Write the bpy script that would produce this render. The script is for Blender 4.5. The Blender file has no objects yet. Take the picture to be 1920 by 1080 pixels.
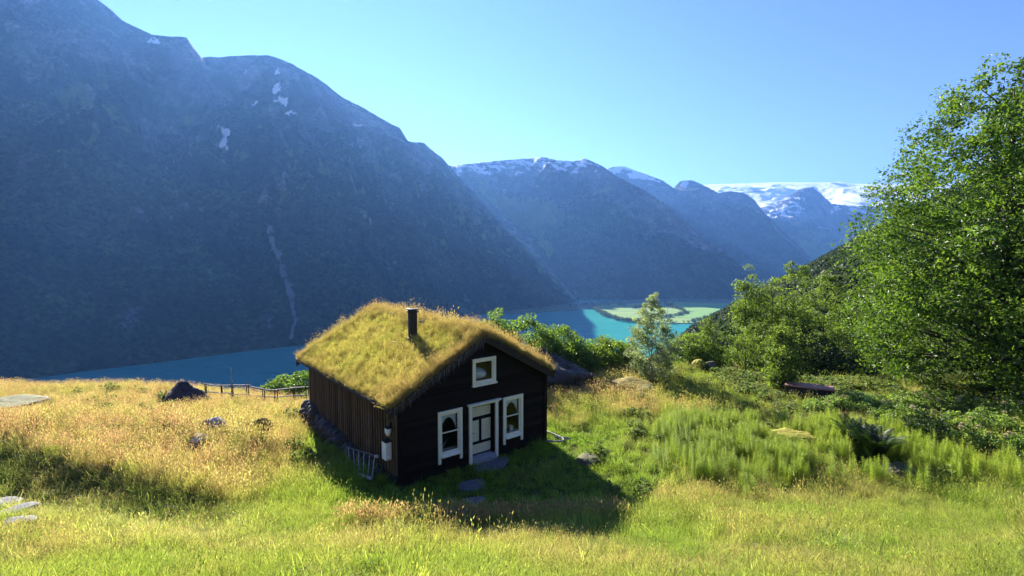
import bpy, math, random
import numpy as np
from mathutils import Vector, Matrix
R = math.radians
random.seed(5)
rng = np.random.default_rng(5)
scene = bpy.context.scene
COL = scene.collection

# ------------------------------------------------------------------ camera numbers
CAMZ, F, PITCH = 6.8, 920.0, math.atan(58 / 920)
KX, KY = .98, .90        # the meadow's own plan coordinates are stretched by these into metres
KM = .89
LAKE = -157.0
FWD = np.array([0, math.cos(PITCH), -math.sin(PITCH)])
UPV = np.array([0, math.sin(PITCH), math.cos(PITCH)])
RGT = np.array([1.0, 0, 0])
CAM = np.array([0, 0, CAMZ])
def ray(px, py): return FWD + RGT * ((px - 960) / F) + UPV * ((540 - py) / F)
def P(px, py, Y):                       # the point at world depth Y that lies in the direction of that pixel
    r = ray(px, py); return CAM + r * (Y / r[1])
def on_z(px, py, z):
    r = ray(px, py); return CAM + r * ((z - CAMZ) / r[2])
SUN = ray(508, -55); SUN = SUN / np.linalg.norm(SUN)
SUN_EL = math.asin(SUN[2]); SUN_AZ = math.atan2(SUN[0], SUN[1])

# ------------------------------------------------------------------ noise
_perm = np.random.default_rng(11).permutation(256).astype(np.int64)
_perm = np.concatenate([_perm, _perm, _perm])
_grad = np.array([[1,1,0],[-1,1,0],[1,-1,0],[-1,-1,0],[1,0,1],[-1,0,1],[1,0,-1],[-1,0,-1],[0,1,1],[0,-1,1],[0,1,-1],[0,-1,-1]], float)
def perlin(p):
    p = np.asarray(p, float); shp = p.shape[:-1]; p = p.reshape(-1, 3)
    i = np.floor(p).astype(np.int64); f = p - i; i &= 255
    u = f * f * f * (f * (f * 6 - 15) + 10)
    out = 0
    for dx in (0, 1):
        for dy in (0, 1):
            for dz in (0, 1):
                h = _perm[_perm[_perm[i[:,0]+dx] + i[:,1]+dy] + i[:,2]+dz] % 12
                g = _grad[h]; d = f - np.array([dx, dy, dz])
                w = (u[:,0] if dx else 1-u[:,0]) * (u[:,1] if dy else 1-u[:,1]) * (u[:,2] if dz else 1-u[:,2])
                out = out + w * (g * d).sum(1)
    return out.reshape(shp)
def fbm(p, oct=5, lac=2.03, gain=.5, ridged=False):
    p = np.asarray(p, float); a = 1.0; s = 0; t = 0
    for k in range(oct):
        n = perlin(p + 17.3 * k)
        if ridged: n = 1 - 2 * np.abs(n) * 1.3 - .3
        s = s + a * n; t += a; a *= gain; p = p * lac
    return s / t
def n2(x, y, s, oct=3, off=0.0): return fbm(np.stack([np.asarray(x) * s, np.asarray(y) * s, np.zeros_like(np.asarray(x, float)) + off], -1), oct)
def ss(a, b=None):
    return np.clip(a, 0, 1) ** 2 * (3 - 2 * np.clip(a, 0, 1))

# ------------------------------------------------------------------ object helpers
def tag(o, label=None, cat=None, group=None, kind=None):
    if label: o['label'] = label
    if cat: o['category'] = cat
    if group: o['group'] = group
    if kind: o['kind'] = kind
    return o
def mesh_np(name, V, faces, mat=None, parent=None, smooth=False, attrs=None, link=True):
    """faces: list of integer arrays (n,k)"""
    me = bpy.data.meshes.new(name); V = np.asarray(V, float)
    me.vertices.add(len(V)); me.vertices.foreach_set('co', V.ravel())
    faces = [np.asarray(f, np.int64) for f in faces if len(f)]
    if faces:
        loops = np.concatenate([f.ravel() for f in faces])
        tot = np.concatenate([np.full(len(f), f.shape[1]) for f in faces])
        st = np.concatenate([[0], np.cumsum(tot)[:-1]])
        me.loops.add(len(loops)); me.loops.foreach_set('vertex_index', loops.astype(np.int32))
        me.polygons.add(len(tot)); me.polygons.foreach_set('loop_start', st.astype(np.int32))
        me.polygons.foreach_set('loop_total', tot.astype(np.int32))
        me.polygons.foreach_set('use_smooth', np.full(len(tot), bool(smooth)))
    for k, (typ, val) in (attrs or {}).items():
        a = me.attributes.new(k, typ, 'POINT')
        a.data.foreach_set('vector' if typ == 'FLOAT_VECTOR' else 'value', np.asarray(val, np.int32 if typ == 'INT' else np.float32).ravel())
    me.update(calc_edges=True); me.validate()
    if mat: me.materials.append(mat)
    o = bpy.data.objects.new(name, me)
    if link: COL.objects.link(o)
    if parent: o.parent = parent
    return o
def empty(name, loc=(0,0,0), rz=0):
    o = bpy.data.objects.new(name, None); COL.objects.link(o); o.location = loc; o.rotation_euler = (0,0,rz); o.empty_display_size = .2
    return o
class MB:
    def __init__(s): s.V = []; s.Q = []; s.T = []; s.N = []
    def add(s, V, Q=(), T=()):
        b = len(s.V); s.V += [tuple(v) for v in V]
        s.Q += [tuple(i + b for i in q) for q in Q]; s.T += [tuple(i + b for i in t) for t in T]
    def hexa(s, lo, hi):       # two rings of four points
        s.add(list(lo) + list(hi), [(0,3,2,1),(4,5,6,7),(0,1,5,4),(1,2,6,5),(2,3,7,6),(3,0,4,7)])
    def box(s, x0, x1, y0, y1, z0, z1):
        s.hexa([(x0,y0,z0),(x1,y0,z0),(x1,y1,z0),(x0,y1,z0)], [(x0,y0,z1),(x1,y0,z1),(x1,y1,z1),(x0,y1,z1)])
    def tube(s, pts, rad, n=7, cap=True):
        pts = [np.array(p, float) for p in pts]; rings = []
        for i, p in enumerate(pts):
            d = pts[min(i+1, len(pts)-1)] - pts[max(i-1, 0)]; d = d / (np.linalg.norm(d) + 1e-9)
            a = np.array([0,0,1.0]) if abs(d[2]) < .9 else np.array([1.0,0,0])
            e1 = np.cross(d, a); e1 /= np.linalg.norm(e1); e2 = np.cross(d, e1)
            r = rad[i] if hasattr(rad, '__len__') else rad
            rings.append([p + r * (math.cos(2*math.pi*k/n) * e1 + math.sin(2*math.pi*k/n) * e2) for k in range(n)])
        V = [v for rg in rings for v in rg]; m = len(rings)
        Q = [(i*n+k, (i+1)*n+k, (i+1)*n+(k+1)%n, i*n+(k+1)%n) for i in range(m-1) for k in range(n)]
        T = []
        if cap:
            V += [pts[0], pts[-1]]; a, b = m*n, m*n+1
            T = [(a, k, (k+1)%n) for k in range(n)] + [(b, (m-1)*n+(k+1)%n, (m-1)*n+k) for k in range(n)]
        s.add(V, Q, T)
    def lathe(s, c, prof, n=20):            # prof: (r, z)
        V = [(c[0]+r*math.cos(2*math.pi*k/n), c[1]+r*math.sin(2*math.pi*k/n), c[2]+z) for r, z in prof for k in range(n)]; m = len(prof)
        s.add(V, [(i*n+k, i*n+(k+1)%n, (i+1)*n+(k+1)%n, (i+1)*n+k) for i in range(m-1) for k in range(n)])
    def build(s, name, mat, parent=None, smooth=False, bevel=0):
        o = mesh_np(name, s.V, [s.Q, s.T], mat, parent, smooth)
        if bevel:
            b = o.modifiers.new('bevel', 'BEVEL'); b.width = bevel; b.segments = 2; b.limit_method = 'ANGLE'
        return o

# ------------------------------------------------------------------ materials
def newmat(name):
    m = bpy.data.materials.new(name); m.use_nodes = True; nt = m.node_tree
    return m, nt, nt.nodes, nt.links, nt.nodes['Principled BSDF'], nt.nodes['Material Output']
def N(ns, typ, **kw):
    n = ns.new(typ)
    for k, v in kw.items(): setattr(n, k, v)
    return n
def ramp(ns, stops):
    r = ns.new('ShaderNodeValToRGB'); e = r.color_ramp.elements
    while len(e) < len(stops): e.new(.5)
    for el, (p, c) in zip(e, stops): el.position = p; el.color = (*c, 1)
    return r
def mixc(ns, lk, fac, a, b, blend='MIX'):
    m = ns.new('ShaderNodeMix'); m.data_type = 'RGBA'; m.blend_type = blend
    for sock, v in ((m.inputs[0], fac), (m.inputs[6], a), (m.inputs[7], b)):
        if hasattr(v, 'is_linked') or hasattr(v, 'links'): lk.new(v, sock)
        elif isinstance(v, (int, float)): sock.default_value = v
        else: sock.default_value = (*v, 1)
    return m.outputs[2]
def noise(ns, lk, scale, detail=5, rough=.6, coord=None, dist=0):
    n = ns.new('ShaderNodeTexNoise'); n.inputs['Scale'].default_value = scale; n.inputs['Detail'].default_value = detail
    n.inputs['Roughness'].default_value = rough; n.inputs['Distortion'].default_value = dist
    if coord is not None: lk.new(coord, n.inputs['Vector'])
    return n.outputs['Fac']
def coordobj(ns): return ns.new('ShaderNodeTexCoord').outputs['Object']
def bump(ns, lk, h, strength, dist, bs):
    b = ns.new('ShaderNodeBump'); b.inputs['Strength'].default_value = strength; b.inputs['Distance'].default_value = dist
    lk.new(h, b.inputs['Height']); lk.new(b.outputs[0], bs.inputs['Normal'])
def plain(name, c1, c2, scale=6, rough=.7, bumpd=.004, stretch=None, spec=.3, detail=6, island=0):
    m, nt, ns, lk, bs, out = newmat(name); co = coordobj(ns)
    if stretch:
        mp = ns.new('ShaderNodeMapping'); mp.inputs['Scale'].default_value = stretch; lk.new(co, mp.inputs[0]); co = mp.outputs[0]
    f = noise(ns, lk, scale, detail, .65, co); r = ramp(ns, [(.3, c1), (.7, c2)]); lk.new(f, r.inputs[0])
    c = r.outputs[0]
    if island:
        g = ns.new('ShaderNodeNewGeometry'); v = ns.new('ShaderNodeMapRange'); lk.new(g.outputs['Random Per Island'], v.inputs[0]); v.inputs[3].default_value = 1 - island; v.inputs[4].default_value = 1 + island
        h = ns.new('ShaderNodeVectorMath'); h.operation = 'SCALE'; lk.new(c, h.inputs[0]); lk.new(v.outputs[0], h.inputs['Scale']); c = h.outputs[0]
    lk.new(c, bs.inputs['Base Color']); bs.inputs['Roughness'].default_value = rough; bs.inputs['Specular IOR Level'].default_value = spec
    if bumpd: bump(ns, lk, f, .6, bumpd, bs)
    return m
def stone_mat(name, dark, light, moss=None, mossamt=.5, scale=3):
    m, nt, ns, lk, bs, out = newmat(name); co = coordobj(ns)
    f = noise(ns, lk, scale, 9, .68, co, .3); r = ramp(ns, [(.3, dark), (.52, tuple((a+b)/2 for a, b in zip(dark, light))), (.72, light)]); lk.new(f, r.inputs[0])
    c = r.outputs[0]
    sp = noise(ns, lk, scale*14, 3, .6, co); rs = ramp(ns, [(.60, (0,0,0)), (.68, (1,1,1))]); lk.new(sp, rs.inputs[0])
    c = mixc(ns, lk, rs.outputs[0], c, tuple(min(.6, v*1.7+.04) for v in light))
    if moss:
        g = ns.new('ShaderNodeNewGeometry'); sx = ns.new('ShaderNodeSeparateXYZ'); lk.new(g.outputs['Normal'], sx.inputs[0])
        f2 = noise(ns, lk, scale*1.4, 6, .6, co); ad = N(ns, 'ShaderNodeMath', operation='MULTIPLY_ADD'); lk.new(sx.outputs['Z'], ad.inputs[0]); ad.inputs[1].default_value = .55; lk.new(f2, ad.inputs[2])
        rm = ramp(ns, [(1.0-mossamt*.55, (0,0,0)), (min(1, 1.07-mossamt*.55), (1,1,1))]); lk.new(ad.outputs[0], rm.inputs[0])
        c = mixc(ns, lk, rm.outputs[0], c, moss)
    lk.new(c, bs.inputs['Base Color']); bs.inputs['Roughness'].default_value = .85; bump(ns, lk, f, .9, .05, bs)
    return m
def leaf_mat(name, cols, trans=.5, tgain=(1.5, 1.6, .7), rough=.45):
    m, nt, ns, lk, bs, out = newmat(name); g = ns.new('ShaderNodeNewGeometry')
    r0 = ramp(ns, [(i / (len(cols)-1), c) for i, c in enumerate(cols)]); ca = N(ns, 'ShaderNodeAttribute', attribute_type='GEOMETRY', attribute_name='clump'); av = N(ns, 'ShaderNodeMath', operation='MULTIPLY_ADD'); lk.new(g.outputs['Random Per Island'], av.inputs[0]); av.inputs[1].default_value = .6
    a2 = N(ns, 'ShaderNodeMath', operation='MULTIPLY'); lk.new(ca.outputs['Fac'], a2.inputs[0]); a2.inputs[1].default_value = .4; lk.new(a2.outputs[0], av.inputs[2]); lk.new(av.outputs[0], r0.inputs[0])
    mr = N(ns, 'ShaderNodeMapRange'); lk.new(ca.outputs['Fac'], mr.inputs[0]); mr.inputs[3].default_value = .70; mr.inputs[4].default_value = 1.35; r = ns.new('ShaderNodeVectorMath'); r.operation = 'SCALE'; lk.new(r0.outputs[0], r.inputs[0]); lk.new(mr.outputs[0], r.inputs['Scale'])
    lk.new(r.outputs[0], bs.inputs['Base Color']); bs.inputs['Roughness'].default_value = rough; bs.inputs['Specular IOR Level'].default_value = .35
    tc = mixc(ns, lk, 1.0, r.outputs[0], tgain, 'MULTIPLY')
    t = ns.new('ShaderNodeBsdfTranslucent'); lk.new(tc, t.inputs[0])
    mx = ns.new('ShaderNodeMixShader'); mx.inputs[0].default_value = trans; lk.new(bs.outputs[0], mx.inputs[1]); lk.new(t.outputs[0], mx.inputs[2]); lk.new(mx.outputs[0], out.inputs[0])
    return m
def grass_mat(name, trans=.5):
    m, nt, ns, lk, bs, out = newmat(name)
    a = N(ns, 'ShaderNodeAttribute', attribute_type='INSTANCER', attribute_name='gcol'); b = N(ns, 'ShaderNodeAttribute', attribute_type='INSTANCER', attribute_name='tcol')
    t = N(ns, 'ShaderNodeAttribute', attribute_type='GEOMETRY', attribute_name='tip'); g = ns.new('ShaderNodeNewGeometry')
    r = ramp(ns, [(.45, (0,0,0)), (.95, (1,1,1))]); lk.new(t.outputs['Fac'], r.inputs[0])
    c = mixc(ns, lk, r.outputs[0], a.outputs['Vector'], b.outputs['Vector'])
    v = N(ns, 'ShaderNodeMapRange'); lk.new(g.outputs['Random Per Island'], v.inputs[0]); v.inputs[3].default_value = .62; v.inputs[4].default_value = 1.4
    hs = ns.new('ShaderNodeVectorMath'); hs.operation = 'SCALE'; lk.new(c, hs.inputs[0]); lk.new(v.outputs[0], hs.inputs['Scale'])
    lk.new(hs.outputs[0], bs.inputs['Base Color']); bs.inputs['Roughness'].default_value = .55; bs.inputs['Specular IOR Level'].default_value = .25
    tr = ns.new('ShaderNodeBsdfTranslucent'); tc = mixc(ns, lk, 1.0, hs.outputs[0], (1.55, 1.6, 1.0), 'MULTIPLY'); lk.new(tc, tr.inputs[0])
    mx = ns.new('ShaderNodeMixShader'); mx.inputs[0].default_value = trans; lk.new(bs.outputs[0], mx.inputs[1]); lk.new(tr.outputs[0], mx.inputs[2]); lk.new(mx.outputs[0], out.inputs[0])
    return m
M_GRASS = grass_mat('grass_blades')
M_BLACK = plain('black_tarred_boards', (.008,.0055,.004), (.019,.013,.009), 5, .8, .004, (1,1,8), .12, 6, .45)
M_BROWN = plain('brown_stained_boards', (.062,.040,.022), (.155,.10,.058), 4, .8, .004, (7,7,.7), .25, 6, .4)
M_DECK = plain('weathered_dark_wood', (.02,.015,.011), (.05,.036,.026), 5, .85, .004, (1,6,6))
M_CREAM = plain('cream_paint', (.80,.75,.52), (.88,.84,.62), 9, .5, .0006)
M_PANELC = plain('cream_door_paint', (.68,.62,.38), (.76,.70,.45), 9, .5, .0006)
M_WHITE = plain('white_enamel', (.76,.74,.66), (.84,.82,.76), 6, .35, 0)
M_INTER = plain('pine_interior', (.16,.09,.035), (.26,.15,.065), 5, .6, .002, (1,1,7))
M_CLOTH = plain('white_linen', (.72,.72,.69), (.82,.82,.8), 14, .9, .004)
M_IRON = plain('black_iron', (.008,.007,.007), (.022,.019,.017), 8, .5, .001, None, .4)
M_ALU = plain('grey_aluminium', (.25,.26,.28), (.36,.37,.4), 8, .4, 0)
M_GREYWOOD = plain('silvered_pole_wood', (.17,.15,.13), (.42,.40,.37), 7, .8, .003, (1,1,4))
M_DARKPOST = plain('dark_post_wood', (.025,.02,.017), (.07,.055,.045), 7, .85, .003, (4,4,1))
M_PALEWOOD = plain('bleached_wood', (.20,.19,.175), (.34,.325,.30), 6, .7, .002)
M_LADDER = plain('dull_ladder_metal', (.018,.017,.016), (.045,.042,.04), 8, .5, 0)
M_RED = plain('rusty_red_plank', (.28,.12,.08), (.46,.24,.17), 6, .7, .003)
M_BARK = plain('grey_brown_bark', (.03,.025,.02), (.10,.085,.07), 9, .9, .02, (3,3,.7))
M_BARKL = plain('pale_birch_bark', (.16,.15,.13), (.4,.38,.35), 9, .85, .01, (3,3,1))
M_SOIL = plain('mossy_turf_soil', (.05,.042,.014), (.13,.105,.03), 7, .95, .03)
M_FOUND = stone_mat('foundation_stone', (.022,.020,.017), (.085,.078,.066), None, .5, 3)
M_SLAB = stone_mat('pale_rock', (.14,.14,.14), (.40,.40,.40), (.12,.12,.03), .25, 1.3)
M_PALE = stone_mat('sun_bleached_rock', (.26,.245,.21), (.56,.53,.46), None, .5, 3)
M_FLAG = stone_mat('grey_flagstone', (.11,.11,.11), (.24,.24,.24), None, .5, 4)
M_DARKROCK = stone_mat('dark_rock', (.012,.012,.013), (.06,.06,.062), None, .5, 2)
M_CRAG = stone_mat('weathered_dark_rock', (.012,.010,.008), (.095,.083,.066), None, .5, 1.5)
M_MOSSROCK = stone_mat('mossy_rock', (.05,.05,.05), (.2,.19,.18), (.22,.17,.025), .95, 2)
M_LIMEMOSS = stone_mat('lime_moss_rock', (.05,.05,.045), (.2,.19,.17), (.30,.27,.02), 1.15, 2)
M_STEP = stone_mat('step_stone', (.07,.07,.072), (.15,.15,.15), None, .5, 5)
M_BROWNROCK = stone_mat('brown_rock', (.06,.05,.04), (.22,.18,.14), (.10,.1,.03), .4, 3)
m, nt, ns, lk, bs, out = newmat('window_glass'); M_GLASS = m
fr = ns.new('ShaderNodeFresnel'); fr.inputs[0].default_value = 1.25; gl = ns.new('ShaderNodeBsdfGlossy'); gl.inputs['Roughness'].default_value = .02
tp = ns.new('ShaderNodeBsdfTransparent'); tp.inputs[0].default_value = (.93,.95,.94,1); mx = ns.new('ShaderNodeMixShader')
lk.new(fr.outputs[0], mx.inputs[0]); lk.new(tp.outputs[0], mx.inputs[1]); lk.new(gl.outputs[0], mx.inputs[2]); lk.new(mx.outputs[0], out.inputs[0])

# ------------------------------------------------------------------ terrain height
AX = on_z(748, 913, 0)[:2]; UD = np.array([.778, .628]); UD = UD / np.linalg.norm(UD); VD = np.array([-UD[1], UD[0]]); CW, CL = 5.9, 8.35
def cabin_uv(x, y):
    dx, dy = np.asarray(x, float) - AX[0], np.asarray(y, float) - AX[1]
    return dx * UD[0] + dy * UD[1], dx * VD[0] + dy * VD[1]
def edge_y(x): return 29.0 + 4.5 * ss((np.asarray(x, float) + 3) / 8) - 4.0 * ss((np.asarray(x, float) - 11) / 5)
def bank(x, y):                            # signed distance to the bank line (positive on the plateau), and plateau mask
    x = np.asarray(x, float); y = np.asarray(y, float)
    d1 = (x + 8) * .397 + (y - 13.7) * .918 + .5 * n2(x, y, .35, 2, 3.1)
    d2 = -(x + 6.9 + .12 * (y - 14)) + .6 * n2(x, y, .3, 2, 9.7)
    return d1, d2
def gz(x, y):
    xw, yw = np.asarray(x, float), np.asarray(y, float); x = xw / KX; y = yw / KY
    t = np.clip(1 - y / 15.2, 0, 1.6); z = 5.1 * t ** 1.3
    d1, d2 = bank(x, y)
    z = z + .43 * ss(d1 / .8 + .4) * ss(d2 / 2.2) * (1 - .95 * ss((y - 19) / 5.5))
    z = z - .55 * ss((y - 24) / 4) * np.exp(-((x + 12.5) / 4.5) ** 2) - .10 * ss((y - 25) / 3) * ss((-x - 4) / 4) - .35 * np.exp(-(((x + 9.0) / 3.2) ** 2 + ((y - 21.5) / 3.5) ** 2))
    z = z - .22 * np.exp(-((d1 + 1.2) / .7) ** 2) * ss(d2 / 2 + .6)
    z = z - .35 * np.exp(-(((x + 7.2) * .45 - (y - 9.0) * .9) / .35) ** 2) * ss((-x - 4.5) / 2) * ss((9.8 - y) / 3 + .4)
    u, v = cabin_uv(xw, yw)
    inside = np.maximum(np.maximum(-u, u - CW), np.maximum(-v, v - CL))
    und = .16 * n2(x, y, .16, 3, 1.7) + .05 * n2(x, y, .8, 2, 5.2)
    z = z + und * ss((inside - .3) / 3)
    e = edge_y(x)
    drop = np.maximum(0, y - e + 1.5); drop = np.where(drop < 4, drop ** 2 / 8, drop - 2)
    wr = .10 + .43 * ss((y - 30) / 60)
    h = wr * (x - .568 * y - 4.2 - 3 * (1 - ss((y - 24) / 20)))
    hill = np.where(y > 500, -.9 * (y - 500), 0) + np.maximum(h, -400)
    k = 2.0
    low = z - .62 * drop
    hh = ss((y - 15) / 10)
    up = np.maximum(hill * hh, 0) * ss((y - 15) / 8)
    far = np.maximum(low, np.minimum(hill, 400) - 3 * ss((y - 30) / 10))
    z = np.where(y > 40, far, np.maximum(low, low + up))
    z = z + 4 * n2(x, y, .012, 3, 8.1) * ss((y - 60) / 60)
    return np.maximum(z, LAKE - 12)
def gz1(x, y): return float(gz(np.array([x]), np.array([y]))[0])
def G(px, py, off=0):                         # where that pixel's sight line meets the ground
    r = ray(px, py); ys = np.linspace(3, 70, 1400); pts = CAM + r * (ys / r[1])[:, None]
    d = pts[:, 2] - gz(pts[:, 0], pts[:, 1]) - off; i = int(np.argmax(d < 0)) if (d < 0).any() else 700
    return pts[i]
def at_depth(px, Y):
    Y = Y * KY
    x = P(px, 700, Y)[0]; return np.array([x, Y, gz1(x, Y)])

def grid_faces(nr, nc):
    i = np.arange(nr - 1)[:, None] * nc + np.arange(nc - 1)[None]; i = i.ravel()
    return np.stack([i, i + 1, i + nc + 1, i + nc], 1)
ys = np.concatenate([np.linspace(-6, 44, 230), 44 + 1.2 * np.cumsum(1.045 ** np.arange(78))]); 
q = np.linspace(-1, 1, 331); xs = 62 * q + 900 * np.sign(q) * np.abs(q) ** 7
X, Y = np.meshgrid(xs, ys); Z = gz(X, Y)
m, nt, ns, lk, bs, out = newmat('meadow_soil'); M_GROUND = m
co = coordobj(ns); f = noise(ns, lk, 1.2, 7, .6, co); r = ramp(ns, [(.3, (.03,.04,.010)), (.5, (.055,.07,.014)), (.7, (.10,.085,.03))]); lk.new(f, r.inputs[0])
lk.new(r.outputs[0], bs.inputs['Base Color']); bs.inputs['Roughness'].default_value = 1; bs.inputs['Specular IOR Level'].default_value = .05
f2 = noise(ns, lk, 9, 5, .6, co); bump(ns, lk, f2, .8, .08, bs)
tag(mesh_np('ground', np.stack([X, Y, Z], -1).reshape(-1, 3), [grid_faces(len(ys), len(xs))], M_GROUND, smooth=True), 'grassy hillside meadow falling away to the lake', kind='structure')

# ------------------------------------------------------------------ lake
m, nt, ns, lk, bs, out = newmat('glacial_water')
co = coordobj(ns); f = noise(ns, lk, .0025, 4, .5, co); r = ramp(ns, [(.35, (.018,.225,.185)), (.65, (.03,.27,.215))]); lk.new(f, r.inputs[0]); lk.new(r.outputs[0], bs.inputs['Base Color'])
mp = ns.new('ShaderNodeMapping'); mp.inputs['Scale'].default_value = (.004,.028,1); mp.inputs['Rotation'].default_value = (0,0,.35); lk.new(co, mp.inputs[0]); fw = noise(ns, lk, 1, 5, .6, mp.outputs[0]); rw_ = N(ns, 'ShaderNodeMapRange'); lk.new(fw, rw_.inputs[0]); rw_.inputs[1].default_value = .35; rw_.inputs[2].default_value = .65; rw_.inputs[3].default_value = .27; rw_.inputs[4].default_value = .40; lk.new(rw_.outputs[0], bs.inputs['Roughness']); bs.inputs['IOR'].default_value = 1.33; bs.inputs['Specular IOR Level'].default_value = .3
f2 = noise(ns, lk, .12, 3, .6, co); bump(ns, lk, f2, .35, .6, bs)
tag(mesh_np('lake_water', [(-6000,-500,LAKE),(5000,-500,LAKE),(5000,5200,LAKE),(-6000,5200,LAKE)], [[(0,1,2,3)]], m), 'turquoise glacial lake below the meadow', kind='structure')

# ------------------------------------------------------------------ mountains
def project(V):
    d = V - CAM; z = d @ FWD; return 960 + F * (d @ RGT) / z, 540 - F * (d @ UPV) / z
m, nt, ns, lk, bs, out = newmat('mountain_cover'); M_MOUNT = m
co = coordobj(ns)
A = lambda nm: N(ns, 'ShaderNodeAttribute', attribute_type='GEOMETRY', attribute_name=nm).outputs['Fac']
f = noise(ns, lk, .03, 8, .7, co); r = ramp(ns, [(.3, (.012,.022,.009)), (.5, (.028,.045,.016)), (.72, (.06,.075,.028))]); lk.new(f, r.inputs[0])
fr_ = noise(ns, lk, .012, 10, .72, co, .6); rr = ramp(ns, [(.3, (.05,.05,.05)), (.5, (.12,.115,.105)), (.7, (.24,.23,.215))]); lk.new(fr_, rr.inputs[0])
def thr(att, sc, lo, hi, amt=.7):
    nz = noise(ns, lk, sc, 7, .65, co); ad = N(ns, 'ShaderNodeMath', operation='MULTIPLY_ADD'); sb = N(ns, 'ShaderNodeMath', operation='SUBTRACT'); lk.new(nz, sb.inputs[0]); sb.inputs[1].default_value = .5
    lk.new(sb.outputs[0], ad.inputs[0]); ad.inputs[1].default_value = amt; lk.new(A(att), ad.inputs[2])
    rp = ramp(ns, [(lo, (0,0,0)), (hi, (1,1,1))]); lk.new(ad.outputs[0], rp.inputs[0]); return rp.outputs[0]
ff = noise(ns, lk, .11, 5, .75, co); rf = ramp(ns, [(.36, (.25,.25,.25)), (.64, (1.7,1.7,1.7))]); lk.new(ff, rf.inputs[0])
c = mixc(ns, lk, thr('rock', .02, .42, .58, 1.2), r.outputs[0], rr.outputs[0])
c = mixc(ns, lk, 1.0, c, rf.outputs[0], 'MULTIPLY')
fl = noise(ns, lk, .007, 6, .62, co, .8); rl = ramp(ns, [(.36, (.5,.5,.5)), (.64, (1.6,1.6,1.6))]); lk.new(fl, rl.inputs[0]); c = mixc(ns, lk, 1.0, c, rl.outputs[0], 'MULTIPLY')
fv = noise(ns, lk, .01, 6, .6, co); rv = ramp(ns, [(.35, (.09,.14,.03)), (.65, (.18,.22,.06))]); lk.new(fv, rv.inputs[0])
c = mixc(ns, lk, thr('veg', .015, .4, .6, 1.0), c, rv.outputs[0])
c = mixc(ns, lk, thr('scree', .05, .50, .72, 2.2), c, (.25,.245,.23))
c = mixc(ns, lk, thr('snow', .022, .46, .53, 1.5), c, (.86,.88,.9))
lk.new(c, bs.inputs['Base Color']); bs.inputs['Roughness'].default_value = .95; bs.inputs['Specular IOR Level'].default_value = .1
fb = noise(ns, lk, .06, 8, .75, co); bump(ns, lk, fb, 1.0, 16, bs)

def interp(pts, n):
    pts = np.array(pts, float); d = np.linalg.norm(np.diff(pts[:, :2], axis=0), axis=1); s = np.concatenate([[0], np.cumsum(d)]); s /= s[-1]
    t = np.linspace(0, 1, n); return np.stack([np.interp(t, s, pts[:, k]) for k in range(pts.shape[1])], 1)
def mountain(name, label, ridge, foot, ncol, nrow, amp, wl, prof, masks, back=900, jag=6, seed=0):
    """ridge (px, py, depth) seen as the skyline; foot (px, depth, z)"""
    rp = interp(ridge, ncol); fp = interp(foot, ncol); rp[:, 2] *= KM; fp[:, 1] *= KM
    RR = np.array([P(a, b, c_) for a, b, c_ in rp]); FF = np.array([[P(a, 490, c_)[0], c_, z] for a, c_, z in fp])
    v = np.linspace(0, 1, nrow)[:, None]; H = prof(v)
    XY = FF[None, :, :2] + (RR - FF)[None, :, :2] * v[..., None]
    Zs = FF[None, :, 2] + (RR - FF)[None, :, 2] * H
    V = np.concatenate([XY, Zs[..., None]], -1)
    nb = 24; vb = np.linspace(0, 1, nb + 1)[1:, None]
    dirb = (RR - FF)[:, :2]; dirb = dirb / (np.linalg.norm(dirb, axis=1)[:, None] + 1e-6); dirb[:, 1] = np.abs(dirb[:, 1]) + .3
    XYb = RR[None, :, :2] + dirb[None] * vb[..., None] * back
    Zb = RR[None, :, 2] + (LAKE - 4 - RR[None, :, 2]) * (vb * .85 + .15 * vb ** 3)
    V = np.concatenate([V, np.concatenate([XYb, Zb[..., None]], -1)], 0)
    hgt = np.clip((RR - FF)[:, 2] / 500, .03, 1.3)[None]
    vv = np.concatenate([v, 1 + vb], 0)
    w = np.clip(np.sin(math.pi * np.clip(vv, 0, 1)), 0, 1) ** .75 * hgt * (1 - .45 * np.clip(vv, 0, 1) ** 4)
    q = V / wl + seed * 7.7; q[..., 2] *= .35
    n = fbm(q, 7, 2.1, .52, True) + .55 * fbm(q * .45 + 40, 3)
    V[..., 2] += amp * n * w
    V[..., 2] += jag * fbm(V / 70 + seed, 4) * np.clip(vv, 0, 1) * hgt
    px, py = project(V.reshape(-1, 3)); px = px.reshape(V.shape[:2]); py = py.reshape(V.shape[:2])
    at = masks(px, py, vv + 0 * px, V)
    attrs = {k: ('FLOAT', np.clip(at.get(k, np.zeros_like(px)) + 0 * px, 0, 1)) for k in ('rock', 'veg', 'snow', 'scree')}
    o = mesh_np(name, V.reshape(-1, 3), [grid_faces(V.shape[0], ncol)], M_MOUNT, smooth=True, attrs=attrs)
    return tag(o, label, kind='structure')
def blob(px, py, cx, cy, rx, ry, ang=0):
    c_, s_ = math.cos(R(ang)), math.sin(R(ang)); dx, dy = px - cx, py - cy
    return np.exp(-(((dx * c_ + dy * s_) / rx) ** 2 + ((-dx * s_ + dy * c_) / ry) ** 2))
def seg(px, py, pts, w):
    d = np.full_like(px, 1e9)
    for (x0, y0), (x1, y1) in zip(pts[:-1], pts[1:]):
        t = np.clip(((px-x0)*(x1-x0) + (py-y0)*(y1-y0)) / ((x1-x0)**2 + (y1-y0)**2), 0, 1)
        d = np.minimum(d, np.hypot(px - x0 - t*(x1-x0), py - y0 - t*(y1-y0)))
    return np.exp(-(d / w) ** 2)
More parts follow.
